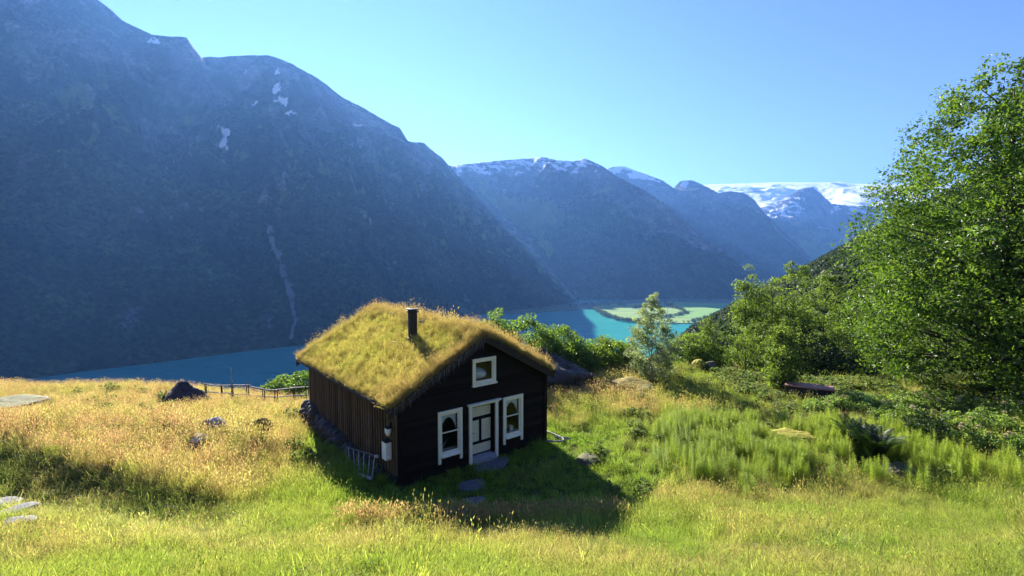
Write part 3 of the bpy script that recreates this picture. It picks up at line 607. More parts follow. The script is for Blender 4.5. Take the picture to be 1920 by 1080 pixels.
b = G(490, 812); rock('rock', 'brown moss-topped rock in the grass between pale rock and cabin', b + [0, 0, .24], (.34, .26, .26), M_MOSSROCK, 4); STONES.append((b[0] * .96, b[1] * .96, .55))
b = G(20, 772); rock('rock_slab', 'broad flat pale grey rock slab in the golden grass near the meadow rim', b + [-1.0, .3, .16], (1.6, 1.1, .28), M_SLAB, 5, .15, .8, planes=9, rough=.12)
for k, (px, py, a, b_) in enumerate([(8, 945, .42, .26), (38, 958, .33, .26), (6, 968, .34, .2), (36, 982, .36, .24), (-28, 955, .3, .3)]):
    g = G(px, py); rock('flagstone', ['broad grey flagstone at the top of the paving group', 'grey flagstone furthest into the grass of the paving group', 'narrow grey flagstone between the other paving stones', 'lowest grey flagstone of the paving group', 'grey flagstone cut off by the left edge of the photo'][k], g + [0, 0, .05], (a * .9, b_ * .9, .08), M_FLAG, 60 + k, k, 1.45, 'flagstone', 'flagstones set in the grass', planes=6, rough=.05, extra=[((0,0,1), .6)])
b = at_depth(1036, 28.5); rock('crag', 'big dark weathered crag rising behind the low eave of the cabin', b + [.0, 0, .55], (2.2, 1.2, 1.45), M_CRAG, 8, -.1, .8, planes=16, rough=.16, extra=[((.5,-.1,.8), .55), ((0,0,1), .85)])
b = at_depth(1180, 27.2); rock('mossy_slab', 'long low slab, golden moss at one end and bare grey rock at the other', b + [0, 0, .12], (1.15, .6, .55), M_MOSSROCK, 9, -.3, .8, planes=9, extra=[((.2,-.2,.9), .6)])
b = at_depth(1206, 26.6); rock('rock', 'bare grey ribbed rock leaning on the golden moss slab below the silvery tree', b + [0, -.1, .1], (.72, .4, .32), M_SLAB, 10, -.35)
for k, (px, py, s) in enumerate([(1312, 692, .36), (1332, 692, .3)]):
    b = at_depth(px, 32.0); rock('rock', ['yellow lichened rock at the foot of the wide low alder', 'dark grey rock next to the yellow lichened rock under the alder'][k], b + [0, 0, .3], (s*1.2, s, s), [M_LIMEMOSS, M_BROWNROCK][k], 12 + k)
b = G(1495, 838); rock('rock', 'low rock under bright yellow moss among the horsetails', b + [0, 0, .12], (1.0, .6, .42), M_LIMEMOSS, 15, .1, .6)
b = G(1698, 898); rock('rock', 'brown stone at the foot of the dark fern', b + [0, .2, .12], (.42, .3, .24), M_BROWNROCK, 16)
b = G(1102, 868); rock('rock', 'brown stone at the corner of the cabin shadow', b + [0, 0, .06], (.42, .32, .22), M_BROWNROCK, 17)
GS = 'stepping stones before the door'
for k, (px, py, a, c_, lab) in enumerate([(884, 911, .36, .30, 'rounded blue-grey stepping stone next to the door slab'), (888, 942, .30, .22, 'dull stepping stone half overgrown, second from the door'), (852, 965, .28, .18, 'dark stepping stone third from the door beside the brown grass')]):
    b = G(px, py); rock('stepping_stone', lab, b + [0, 0, .02], (a, c_, .08), M_STEP, 20 + k, .4, 1.15, 'stepping stone', GS, planes=5, rough=.05, extra=[((0,0,1), .6)])

# ------------------------------------------------------------------ the cabin (local axes: u along the front, v into the house)
RZ = math.atan2(UD[1], UD[0])
cabin = empty('cabin', (AX[0], AX[1], 0), RZ); tag(cabin, 'black timber cabin with a grass-grown turf roof and cream windows and door', 'cabin')
def loc_ray(px, py):
    r = ray(px, py); o = np.array([*cabin_uv(0, 0), CAMZ]); d = np.array([r[0]*UD[0]+r[1]*UD[1], r[0]*VD[0]+r[1]*VD[1], r[2]]); return o, d
def LF(px, py, v=0.0): o, d = loc_ray(px, py); p = o + d * ((v - o[1]) / d[1]); return p[0], p[2]
def LS(px, py, u=0.0): o, d = loc_ray(px, py); p = o + d * ((u - o[0]) / d[0]); return p[1], p[2]
def to_world(p): return np.array([AX[0] + UD[0]*p[0] + VD[0]*p[1], AX[1] + UD[1]*p[0] + VD[1]*p[1], p[2]])
EAVE, APEX = 2.55, 4.16; SL = (APEX - EAVE) / (CW / 2)
def half(z): return 0 if z <= EAVE else (z - EAVE) / SL
# openings on the front: u0, u1, z0, z1
def rect(tl, tr, bl, br):
    a, b_, c_, d_ = LF(*tl), LF(*tr), LF(*bl), LF(*br)
    return (a[0]+c_[0])/2, (b_[0]+d_[0])/2, (c_[1]+d_[1])/2, (a[1]+b_[1])/2
W1 = rect((820,772.8),(865.6,763),(820.6,871.4),(865.6,857.5)); W2 = rect((942.2,745.5),(979,737),(942.2,834),(979,823)); W3 = rect((885.3,673),(928.6,667),(884.3,725),(928,715))
DO = rect((877.8,763),(932,752),(878,881),(932,867))
print('openings', [tuple(round(float(q), 2) for q in w) for w in (W1, W2, W3, DO)])
CAS = .10
HOLES = [(W1[0]+CAS, W1[1]-CAS, W1[2]+.30, W1[3]-CAS), (W2[0]+CAS, W2[1]-CAS, W2[2]+.30, W2[3]-CAS), (W3[0]+.08, W3[1]-.08, W3[2]+.12, W3[3]-.08), (DO[0]+.11, DO[1]-.11, -.2, DO[3]-.02)]
def plank_wall(holes, v0, v1, step=.17, zmin=-.15):
    mb = MB(); zs = sorted(set([zmin] + [zmin + step * i for i in range(1, 40) if zmin + step * i < APEX - .02] + [APEX - .02] + [h_ for q in holes for h_ in q[2:] if h_ > zmin] + [EAVE]))
    for a, b_ in zip(zs[:-1], zs[1:]):
        if b_ - a < 1e-4: continue
        zc = (a + b_) / 2; cuts = sorted([(q[0], q[1]) for q in holes if q[2] < zc < q[3]]); segs = []; cur = None
        jit = .006 * math.sin(int(round((a - zmin) / step)) * 12.9898); x = -1e9
        ends = [-1e9] + [c_ for q in cuts for c_ in q] + [1e9]
        for s0, s1 in zip(ends[::2], ends[1::2]):
            l0, l1 = max(s0, half(a)), max(s0, half(b_)); r0, r1 = min(s1, CW - half(a)), min(s1, CW - half(b_))
            if r0 - l0 < .004: continue
            mb.hexa([(l0, v0+jit, a), (r0, v0+jit, a), (r0, v1, a), (l0, v1, a)], [(l1, v0+jit+.012, b_), (max(r1, l1), v0+jit+.012, b_), (max(r1, l1), v1, b_), (l1, v1, b_)])
    return mb
plank_wall(HOLES, -.02, .16).build('front_wall', M_BLACK, cabin)
plank_wall([(CW/2-.5, CW/2+.5, 2.75, 3.6), (1.2, 2.2, 1.0, 2.0), (4.0, 5.0, 1.0, 2.0)], CL - .16, CL).build('back_wall', M_BROWN, cabin)  # unseen back openings, added to let sun light the interior
mb = MB(); k = 0; v = .02; r_ = random.Random(3)
while v < CL - .02:                                        # board and batten on the visible long side
    w = min(.20 + r_.uniform(-.012, .012), CL - .01 - v); zt = EAVE - .02; mb.box(-.015 + r_.uniform(-.004, .004), .09, v, v + w - .004, .30 + r_.uniform(-.03, .03), zt); mb.box(-.062, -.0152, v + w - .045, v + w + .02, .27 + r_.uniform(-.03, .03), zt - .004); v += w
mb.build('side_wall', M_BROWN, cabin)
mb = MB(); mb.box(.02, .10, .17, CL - .17, -.15, .298); mb.build('sill_log', M_DECK, cabin)
mb = MB(); v = .0
while v < CL - .05: mb.box(CW - .10, CW + r_.uniform(-.004, .008), v + .001, v + .19, -.15, EAVE - .02); v += .195
mb.build('side_wall', M_BLACK, cabin)
for q in ((-.05, .10, .1), (CW - .11, CW + .03, -.1)):
    mb = MB(); mb.box(q[0], q[1], -.055, -.0215, q[2], EAVE - .05); mb.build('corner_board', M_BLACK, cabin)
mb = MB(); mb.box(.12, CW - .12, .18, CL - .18, -.02, .05); mb.build('floor', M_INTER, cabin)
mb = MB(); mb.box(.12, CW - .12, .18, CL - .18, 2.30, 2.36); mb.box(1.4, 4.9, 3.2, 3.26, 2.37, 3.75); mb.box(.14, CW-.14, 3.6, 3.66, .06, 2.29); mb.build('loft', M_INTER, cabin)
# foundation of rough stones
V, Q, base = [], [], 0; r_ = np.random.default_rng(8); v = -.1
for row in range(3):
    v = -.15 + .13 * row
    while v < CL + .1:
        L = .26 + .3 * r_.random(); h = (.30 + .12 * r_.random()); top = -.05 + .58 * (v / CL)
        if row * .20 > top - .02: v += L; continue
        a, q = rock_mesh((.22 + .08 * r_.random(), L * .56, h * .55), int(1000 * r_.random()), 10, .13, nu=24, nv=16, off=(-.04 - .08 * r_.random() - .05 * (2-row) * (v / CL), v + L / 2, .02 + row * .20)); V.append(a); Q.append(q + base); base += len(a); v += L
u = .0
while u < CW:
    if u > -1: break
    L = .3 + .3 * r_.random(); a, q = rock_mesh((L * .55, .13, .14), int(1000 * r_.random()), 9, .07, nu=20, nv=12, off=(u + L/2, .0, -.03)); V.append(a); Q.append(q + base); base += len(a); u += L
mesh_np('foundation', np.concatenate(V), [np.concatenate(Q)], M_FOUND, cabin, True)
# roof
OV, OR, FV, TH = .40, .04, .32, .15
def deck(u): return APEX + .05 - SL * np.abs(np.asarray(u, float) - CW / 2)
mb = MB()
for s in (-1, 1):
    um, ue = CW / 2, CW / 2 + s * (CW / 2 + (OV if s < 0 else OR)); zm, ze = float(deck(um)), float(deck(ue))
    mb.hexa([(um, -FV, zm), (ue, -FV, ze), (ue, CL+FV, ze), (um, CL+FV, zm)], [(um, -FV, zm+.05), (ue, -FV, ze+.05), (ue, CL+FV, ze+.05), (um, CL+FV, zm+.05)])
mb.build('roof_deck', M_DECK, cabin)
for s in (-1, 1):
    for v0 in (-FV - .042, CL + FV + .002):
        mb = MB()
        um, ue = CW / 2, CW / 2 + s * (CW / 2 + (OV if s < 0 else OR) + .06); zm, ze = float(deck(um)), float(deck(ue))
        for dz0, dz1, dv in ((-.17, .05, 0), (.02, .085, -.022 if v0 < 0 else .044)):
            mb.hexa([(um, v0+dv, zm+dz0), (ue, v0+dv, ze+dz0), (ue, v0+dv+.038, ze+dz0), (um, v0+dv+.038, zm+dz0)], [(um, v0+dv, zm+dz1), (ue, v0+dv, ze+dz1), (ue, v0+dv+.038, ze+dz1), (um, v0+dv+.038, zm+dz1)])
        mb.build('barge_board', M_DECK, cabin)
for s in (-1, 1):
    ue = CW / 2 + s * (CW / 2 + (OV if s < 0 else OR) + .03); mb = MB(); mb.tube([(ue + .015 * math.sin(t * 3), t, float(deck(ue)) + .09) for t in np.linspace(-FV - .1, CL + FV + .1, 9)], .065, 9); mb.build('turf_log', M_DECK, cabin, True)
def turf_z(u, v):
    u, v = np.asarray(u, float), np.asarray(v, float); d = np.minimum(np.minimum(u + OV, CW + OR - u), np.minimum(v + FV, CL + FV - v))
    return deck(u) + .055 + TH * (.72 + .28 * ss(d / .16)) + .07 * n2(u, v, .9, 3, 4.4) + .05 * np.exp(-((u - CW/2) / .4) ** 2) * 0 - .05 * np.exp(-((u - CW/2) / .25) ** 2)
nu_, nv_ = 90, 90; U, Vv = np.meshgrid(np.linspace(-OV, CW + OR, nu_), np.linspace(-FV, CL + FV, nv_)); Zt = turf_z(U, Vv)
top = np.stack([U, Vv, Zt], -1).reshape(-1, 3); bot = np.stack([U, Vv, deck(U) + .052], -1).reshape(-1, 3)
ring = [j for j in range(nu_)] + [i * nu_ + nu_ - 1 for i in range(1, nv_)] + [(nv_-1)*nu_ + j for j in range(nu_-2, -1, -1)] + [i * nu_ for i in range(nv_-2, 0, -1)]
ring = np.array(ring); rn = np.roll(ring, -1); m_ = len(top)
mesh_np('roof_turf', np.concatenate([top, bot[ring]]), [grid_faces(nv_, nu_), np.stack([ring, m_ + np.arange(len(ring)), m_ + (np.arange(len(ring)) + 1) % len(ring), rn], 1)], M_SOIL, cabin, True)
n = 15000
pu = rng.random(n) * (CW + OV + OR) - OV; pv = rng.random(n) * (CL + 2*FV) - FV
eb = rng.random(n)
pu = np.where(eb < .03, -OV + .10 * rng.random(n), np.where(eb < .09, CW/2 + rng.normal(0, .25, n), np.where(eb < .13, CW + OR - .15 * rng.random(n), pu))); pv = np.where((eb > .13) & (eb < .20), -FV + .10 * rng.random(n), np.where((eb > .2) & (eb < .25), CL + FV - .3 * rng.random(n), pv))
CH = None
for t in np.linspace(5, 40, 6000):                       # the chimney foot on the left slope
    o_, d_ = loc_ray(774, 634); p = o_ + d_ * t
    if p[2] < float(turf_z(p[0], p[1])): CH = p; break
print('chimney', CH)
ok = (pu - CH[0]) ** 2 + (pv - CH[1]) ** 2 > .2 ** 2; pu, pv = pu[ok], pv[ok]; n = len(pu)
g1 = n2(pu, pv, .8, 3, 2.2) + rng.normal(0, .16, n); g2 = n2(pu, pv, .6, 3, 8.2) + rng.normal(0, .12, n)
edge = np.minimum(np.minimum(pu + OV, CW + OR - pu), np.minimum(pv + FV, CL + FV - pv)); browny = np.clip(np.exp(-edge / .22) * .7 + .8 * np.exp(-((pu - CW/2) / .45) ** 2) + .8 * ss((pu - CW/2) / .8) + .45 * ss((1.5 - pv) / 1.5) + .35 * ss((pv - CL + .9) / 1.2), 0, 1)
gc = lin((.36,.325,.065), (.43,.345,.12), ss(g1 * 3.2 + .5)); gc = gc * (1 - ss(g2 * 4)[:, None]) + np.array((.23,.265,.045)) * ss(g2 * 4)[:, None]
g3 = n2(pu, pv, 1.1, 3, 15.0) + rng.normal(0, .1, n); gc = gc + (np.array((.33,.22,.085)) - gc) * (.85 * ss(g3 * 4.5 + .05))[:, None]; gc = gc * (.72 + .56 * rng.random(n))[:, None]
gc = gc * (1 - .75 * browny[:, None]) + np.array((.36,.28,.10)) * .75 * browny[:, None]
tc = lin((.44,.40,.12), (.38,.27,.13), np.clip(browny + rng.random(n) * .3, 0, 1))
sc = (.30 + .26 * rng.random(n) + .35 * rng.random(n) ** 7) * (1 + .25 * browny + .9 * browny * rng.random(n) ** 5 + .8 * rng.random(n) ** 10) * (1 - .3 * np.exp(-edge / .15))
lean = rng.normal(0, .22, (n, 3)); lean[:, 2] = rng.random(n) * 6.28; lean[:, 1] += np.where(pu < CW/2, -.22, .22)
lean[:, 1] += np.where(pu < -OV + .25, -.5, 0); lean[:, 0] += np.where(pv < -FV + .10, .75 * rng.random(n), 0)
ii = np.where(rng.random(n) < .45, rng.integers(0, 4, n), 4 + rng.integers(0, 10, n))
scatter('roof_grass', np.stack([pu, pv, turf_z(pu, pv) - .01], 1), lean, np.repeat(sc[:, None], 3, 1) * np.where(ii < 4, 1.25, .8)[:, None], ii, gc, tc, SHORT + MEAD + TALL, parent=cabin)
cabin_children_note = None
mb = MB(); c_ = (CH[0], CH[1], CH[2]); mb.lathe(c_, [(0,-.35),(.20,-.35),(.20,.02),(.165,.05),(.165,.93),(.215,.94),(.215,.985),(.165,.99),(.165,1.02),(.215,1.03),(.215,1.075),(.14,1.085),(.14,1.00),(0,1.0)], 24); mb.build('chimney', M_IRON, cabin)
for k, (px, py, s) in enumerate([(738, 577, .2), (795, 588, .17), (716, 580, .16)]):
    o_, d_ = loc_ray(px, py); t = (CW/2 - .15 - o_[0]) / d_[0]; p = o_ + d_ * t; a, q = rock_mesh((s, s*1.5, s*.5), 70 + k, 9, .07, nu=24, nv=14); o = mesh_np('ridge_stone', a, [q], M_DARKROCK, cabin, True); o.location = (p[0], p[1], float(turf_z(p[0], p[1])) + .05)
for px, py, px2, py2, vv in ((768, 545, 772, 590, 5.4), (908, 566, 916, 600, 2.6)):
    a = LF(px, py, vv); b_ = LF(px2, py2, vv); mb = MB(); mb.tube([(b_[0], vv, b_[1] - .25), ((a[0]+b_[0])/2 + .02, vv, (a[1]+b_[1])/2), (a[0], vv, a[1])], [.010, .007, .003], 5); mb.build('dry_stalk', M_GREYWOOD, cabin)
# loose straw hanging over the gable edge
mb = MB(); r_ = random.Random(4)
for k in range(60):
    t = ((k + r_.random()) / 60) ** .8; u = -OV + t * (CW/2 + OV); z = float(turf_z(u, -FV + .02)) - .05; L = r_.uniform(.15, .42)
    mb.tube([(u, -FV + .02, z), (u - .08 * r_.random(), -FV - .10, z - .03), (u - .1 + .2 * r_.random() - L * .3, -FV - .10 - .06 * r_.random(), z - L)], [.004, .004, .002], 4, False)
mb.build('hanging_straw', M_GREYWOOD, cabin)
# windows
def window(W, cas, legs, sillz, mull):
    u0, u1, z0, z1 = W; zb = z0 + legs; root = None
    mb = MB(); mb.box(u0, u0+cas, -.062, -.012, z0, z1-cas); mb.box(u1-cas, u1, -.062, -.012, z0, z1-cas); mb.box(u0-.0, u1+.0, -.066, -.012, z1-cas+.001, z1)
    if not legs: mb.box(u0+cas+.001, u1-cas-.001, -.060, -.012, z0+.03, z0+cas)
    frame = mb.build('window', M_CREAM, cabin, bevel=.005)
    a0, a1, b0, b1 = u0+cas, u1-cas, zb+(.10 if legs else cas), z1-cas; sw = .055
    mb = MB(); mb.box(a0+.001, a0+sw, -.03, .03, b0, b1); mb.box(a1-sw, a1-.001, -.03, .03, b0, b1); mb.box(a0+sw+.001, a1-sw-.001, -.028, .03, b1-sw, b1-.001); mb.box(a0+sw+.001, a1-sw-.001, -.028, .03, b0, b0+sw)
    if mull: zc = b0 + (b1-b0) * .52; mb.box(a0+sw+.001, a1-sw-.001, -.02, .03, zc-.016, zc+.016)
    mb.build('sash', M_CREAM, frame, bevel=.004)
    mb = MB(); mb.box(a0+sw-.01, a1-sw+.01, .006, .012, b0+sw-.01, b1-sw+.01); mb.build('pane', M_GLASS, frame)
    mb = MB()
    if legs: mb.hexa([(a0+.002, -.13, zb), (a1-.002, -.13, zb), (a1-.002, -.013, zb), (a0+.002, -.013, zb)], [(a0+.002, -.13, zb+.035), (a1-.002, -.13, zb+.035), (a1-.002, -.013, zb+.098), (a0+.002, -.013, zb+.098)])
    else: mb.box(u0-.02, u1+.03, -.10, -.013, z0-.03, z0+.028)
    mb.build('sill', M_CREAM, frame, bevel=.004)
    return (a0+sw, a1-sw, b0+sw, b1-sw)
G1 = window(W1, CAS, .20, 0, True); G2 = window(W2, CAS, .20, 0, True); G3 = window(W3, .085, 0, 0, False)
# door with its posts and lintel
u0, u1, z0, z1 = DO
f_ = empty('door_frame'); f_.parent = cabin
for q in ((u0, u0+.115), (u1-.115, u1)):
    mb = MB(); mb.box(q[0], q[1], -.085, -.024, -.04, z1); mb.build('door_post', M_CREAM, f_, bevel=.006)
mb = MB(); mb.box(u0-.07, u1+.10, -.16, -.024, z1+.062, z1+.10); mb.box(u0-.02, u1+.04, -.11, -.024, z1+.002, z1+.0605); mb.build('lintel', M_CREAM, f_, bevel=.006)
mb = MB(); mb.box(u0+.112, u0+.14, -.02, .30, .10, z1-.021); mb.box(u1-.14, u1-.112, -.02, .30, .10, z1-.021); mb.box(u0+.141, u1-.141, -.02, .30, z1-.05, z1-.022); mb.build('door_reveal', M_BLACK, f_)
d0, d1, e0, e1 = u0+.142, u1-.142, .17, z1-.055; DV = .17
mb = MB(); mb.box(d0, d1, DV, DV+.05, e0, e1); door = mb.build('door', M_BLACK, cabin)
hh = e1 - e0; ww = d1 - d0
for a, b_, c_, d_ in ((.02, .98, .77, .985), (.02, .44, .275, .70), (.56, .98, .275, .70), (.02, .98, .03, .215)):
    mb = MB(); mb.box(d0+ww*a, d0+ww*b_, DV-.014, DV-.001, e0+hh*c_, e0+hh*d_); mb.build('door_panel', M_PANELC, door, bevel=.006)
mb = MB(); zk = e0 + hh*.47; mb.tube([(d0+.06, DV-.015, zk), (d0+.06, DV-.07, zk)], .012, 8); mb.tube([(d0+.06, DV-.065, zk), (d0+.17, DV-.065, zk-.01)], .010, 8); mb.box(d0+.04, d0+.08, DV-.02, DV-.0145, zk-.08, zk+.06); mb.build('handle', M_IRON, door)
mb = MB(); mb.box(u0+.118, u1-.118, -.10, .20, .09, .168); mb.build('threshold', M_ALU, f_)
mb = MB(); mb.box(u0+.118, u1-.118, -.20, -.03, -.02, .085); mb.build('door_step', M_GREYWOOD, f_, bevel=.008)
a, q = rock_mesh((.62, .34, .12), 33, 6, .05, extra=[((0,0,1), .55)]); o = mesh_np('step_slab', a, [q], M_STEP, None, True); p = to_world(((u0+u1)/2 + .1, -.52, -.03)); o.location = p; o.rotation_euler = (0,0,RZ); tag(o, 'dark flat slab lying against the door step', 'stone step'); STONES.append((p[0], p[1], .45))
# meter box and lamp at the near corner
vb, zb = LS(735, 842); print('box', vb, zb)
mb = MB(); mb.box(-.26, -.064, vb-.12, vb+.16, zb-.27, zb+.27); mb.box(-.22, -.10, vb-.17, vb-.121, zb+.15, zb+.20); mb.box(-.22, -.10, vb-.17, vb-.121, zb-.2, zb-.15); bx_ = mb.build('meter_box', M_WHITE, cabin, bevel=.012); bx_['label'] = 'white meter box at the near corner'
mb = MB(); mb.hexa([(-.265, vb-.125, zb+.272), (-.064, vb-.125, zb+.272), (-.064, vb+.165, zb+.272), (-.265, vb+.165, zb+.272)], [(-.265, vb-.125, zb+.282), (-.064, vb-.125, zb+.32), (-.064, vb+.165, zb+.32), (-.265, vb+.165, zb+.282)]); mb.build('box_lid', M_IRON, bx_)
vb, zb = LS(737, 806)
mb = MB(); mb.lathe((-.16, vb, zb), [(0,-.15),(.05,-.14),(.09,-.04),(.10,.08),(.085,.085),(0,.086)], 16); lm = mb.build('wall_lamp', M_WHITE, cabin, True)
mb = MB(); mb.box(-.24, -.063, vb-.10, vb+.10, zb+.09, zb+.125); mb.box(-.13, -.064, vb-.03, vb+.03, zb+.126, zb+.26); mb.build('lamp_bracket', M_IRON, lm)
# things inside the windows
def curtain(Gw, label):
    a0, a1, b0, b1 = Gw; w = a1 - a0; V = []; n_ = 30
    for i in range(n_ + 1):
        t = i / n_; e = abs(t - .5) * 2; zl_ = b1 + .04 - .16 - .42 * e ** 2.2 * (b1 - b0) + .012 * math.sin(t * 75); vv = .10 + .015 * math.sin(t * 40)
        for k in range(9): V.append((a0 - .03 + (w + .06) * t, vv + .004 * math.sin(k * 2), b1 + .05 + (zl_ - b1 - .05) * k / 8))
    o = mesh_np('curtain', V, [grid_faces(n_ + 1, 9)], M_CLOTH, None, True); o.location = (AX[0], AX[1], 0); o.rotation_euler = (0,0,RZ); s_ = o.modifiers.new('thick', 'SOLIDIFY'); s_.thickness = .003
    tag(o, label, 'curtain', 'lace curtains in the cabin windows')
curtain(G1, 'white scalloped curtain in the window on the lamp side of the door'); curtain(G2, 'white scalloped curtain in the window with the jug')
def placed(mb, name, mat, label, cat, smooth=False):
    o = mb.build(name, mat, None, smooth); o.location = (AX[0], AX[1], 0); o.rotation_euler = (0,0,RZ); tag(o, label, cat); return o
mb = MB(); c_ = ((G2[0]+G2[1])/2 + .04, .14, G2[2] - .02); mb.lathe(c_, [(0,0),(.06,0),(.085,.06),(.08,.12),(.05,.17),(.065,.21),(.058,.21),(.043,.17),(0,.16)], 18); mb.tube([(c_[0]+.07, .14, c_[2]+.16), (c_[0]+.13, .14, c_[2]+.13), (c_[0]+.08, .14, c_[2]+.06)], .009, 6); placed(mb, 'jug', M_WHITE, 'white jug standing on the inner sill of a lower cabin window', 'jug', True)
for q in (G1, G2):
    mb = MB(); mb.box(q[0]-.1, q[1]+.1, .06, .28, q[2]-.06, q[2]-.021); mb.build('inner_sill', M_CREAM, cabin)
mb = MB(); mb.tube([(G1[0]+.02, .12, G1[2]), (G1[0]+.22, .16, G1[2]+.24)], .012, 6); mb.tube([(G1[0]+.06, .15, G1[2]-.0), (G1[0]+.34, .2, G1[2]+.30)], .010, 6); placed(mb, 'white_stick', M_PALEWOOD, 'two pale sticks leaning inside the lower window next to the meter box', 'stick')
a, q = rock_mesh((.42, .34, .17), 44, 5, .05); o = mesh_np('pillow', a, [q], M_CLOTH, None, True); p = to_world(((G3[0]+G3[1])/2 - .08, .55, 2.55)); o.location = (p[0], p[1], G3[2] + .12); o.rotation_euler = (.1, 0, RZ); tag(o, 'white pillow seen through the upper gable window', 'pillow')
mb = MB(); mb.box(G3[0]-.6, G3[1]+.5, .22, 1.15, 2.37, G3[2] - .0); placed(mb, 'bed', M_INTER, 'pine bed under the white pillow behind the upper gable window', 'bed')

# ladder lying on its edge against the long wall
lad = empty('ladder', to_world((-.3, 1.2, 0)), RZ); tag(lad, 'grey ladder lying on its edge against the stone foundation of the cabin', 'ladder')
def lp(px, py, u): v, z = LS(px, py, u); return np.array([u + .3, v - 1.2, z])
A1, A2, B1, B2 = lp(649, 838, -.42), lp(706, 855.5, -.42), lp(654, 876, -.54), lp(700, 896, -.54)
for a, b_ in ((A1, A2), (B1, B2)):
    mb = MB(); mb.tube([a, b_], .028, 4); mb.build('rail', M_LADDER, lad)
for t in (.08, .26, .44, .62, .80, .95):
    mb = MB(); mb.tube([A1 + (A2 - A1) * t, B1 + (B2 - B1) * t], .017, 7); mb.build('rung', M_ALU, lad)
for a in (A2,):
    d = (A2 - A1) / np.linalg.norm(A2 - A1); mb = MB(); mb.tube([a - d * .04, a + d * .04], .05, 10); mb.build('end_cap', M_ALU, lad)
mb = MB(); q = [lp(656, 884, -.62), lp(676, 892, -.62), lp(696, 899, -.62)]; pw = [to_world(w + [-.3, 1.2, 0]) for w in q]
o = MB(); o.tube([w + [0, 0, .02 + gz1(w[0], w[1]) * 0] for w in pw], [.05, .055, .05], 6); o = o.build('plank', M_GREYWOOD); tag(o, 'grey weathered plank lying below the ladder', 'plank')

# bent pale pole by the right corner
b0_ = [G(px, py, .12) for px, py in ((1018, 806), (1032, 811), (1046, 817), (1056, 822), (1057, 826), (1048, 828), (1034, 827), (1022, 827))]
mb = MB(); mb.tube(b0_, [.035] * 8, 8); o = mb.build('sledge_runner', M_PALEWOOD, None, True); tag(o, 'bleached bent wooden runner lying on the grass at the cabin corner', 'sledge runner')
mb = MB(); a = [G(px, py, .10) for px, py in ((1040, 820), (1070, 823))]; mb.tube(a, .05, 4); tag(mb.build('board', M_GREYWOOD), 'short grey board lying beside the bleached runner', 'board')

# ------------------------------------------------------------------ pole fence
fence = empty('pole_fence', G(470, 752)); tag(fence, 'weathered round-pole fence along the meadow edge in front of the lake', 'fence'); fo = np.array(fence.location)
posts = [(386,744,716),(415.5,748,720),(436,752,719),(465,755,718),(493,757,727),(516,758,729),(551,750,724),(576,750,722)]; tops = []
for i, (px, pb, pt) in enumerate(posts):
    Yd = 24.2 - .1 * i + (1.0 if i >= 6 else 0); t = P(px, pt, Yd); b = np.array([t[0], Yd, gz1(t[0], Yd) - .2]); tops.append((b, t))
    for dv in (-.05, .05):
        mb = MB(); k = rng.normal(0, .03, 3); mb.tube([b - fo + [dv, 0, 0], (b + t) / 2 - fo + [dv * .8, .0, 0] + k * .5, t - fo + [dv + k[0], k[1], k[2] * 1.2]], [.028, .024, .018], 6); mb.build('post', M_DARKPOST, fence)
for lev, mt in ((.90, M_PALEWOOD), (.42, M_GREYWOOD)):
    for i in range(len(tops) - 1):
        (b, t), (b2, t2) = tops[i], tops[i + 1]
        if i == 4: pass
        za = (t[2] - gz1(t[0], t[1])) * lev + gz1(t[0], t[1]); zb_ = (t2[2] - gz1(t2[0], t2[1])) * lev + gz1(t2[0], t2[1]); za = min(za, t[2] - .03); zb_ = min(zb_, t2[2] - .03)
        p0 = np.array([t[0] - .15, t[1], za]); p1 = np.array([t2[0] + .1, t2[1], zb_]); mid = (p0 + p1) / 2 + rng.normal(0, .03, 3); mb = MB(); mb.tube([p0 - fo, mid - fo, p1 - fo], [.036, .032, .026], 7); mb.build('rail', mt, fence)
t = P(434, 690, 24.3); mb = MB(); mb.tube([(t[0] + .05, 24.3, gz1(t[0], 24.3) - .2), (t[0] - .02, 24.3, t[2])], [.03, .018], 7); mb.build('tall_pole', M_GREYWOOD).location = (0,0,0)
tag(bpy.data.objects['tall_pole'], 'tall thin pole standing up from the pole fence', 'pole')

# ------------------------------------------------------------------ low plank shelter
q0, q1 = P(1474, 722, 23.6), P(1562, 732, 22.6); z0 = min(gz1(q0[0], q0[1]), gz1(q1[0], q1[1])) - .1
STONES += [(q0[0] * (1 - t) + q1[0] * t - .1, q0[1] * (1 - t) + q1[1] * t - .25, .42) for t in (0, .25, .5, .75, 1)]
sh = empty('plank_shelter', (q0[0], q0[1], 0), math.atan2(q1[1]-q0[1], q1[0]-q0[0])); tag(sh, 'low dark wooden shelter with a rusty red plank on top, under the alders', 'shelter')
L = float(np.hypot(q1[0]-q0[0], q1[1]-q0[1])); dz = q1[2] - q0[2]
mb = MB(); mb.hexa([(-.05,-.22,q0[2]),(L+.05,-.22,q0[2]+dz),(L+.05,.55,q0[2]+dz),(-.05,.55,q0[2])], [(-.05,-.22,q0[2]+.075),(L+.05,-.22,q0[2]+dz+.075),(L+.05,.55,q0[2]+dz+.085),(-.05,.55,q0[2]+.085)]); mb.build('top_plank', M_RED, sh, bevel=.01)
mb = MB()
for k in range(5):
    a = z0 + k * .2; b_ = a + .19
    mb.hexa([(.04,-.1,a),(L*.97,-.1,min(a, q0[2]+dz-.1)),(L*.97,-.06,min(a, q0[2]+dz-.1)),(.04,-.06,a)], [(.04,-.09,min(b_, q0[2]-.01)),(L*.97,-.09,min(b_, q0[2]+dz-.01)),(L*.97,-.05,min(b_, q0[2]+dz-.01)),(.04,-.05,min(b_, q0[2]-.01))])
mb.build('side_boards', M_DARKPOST, sh)
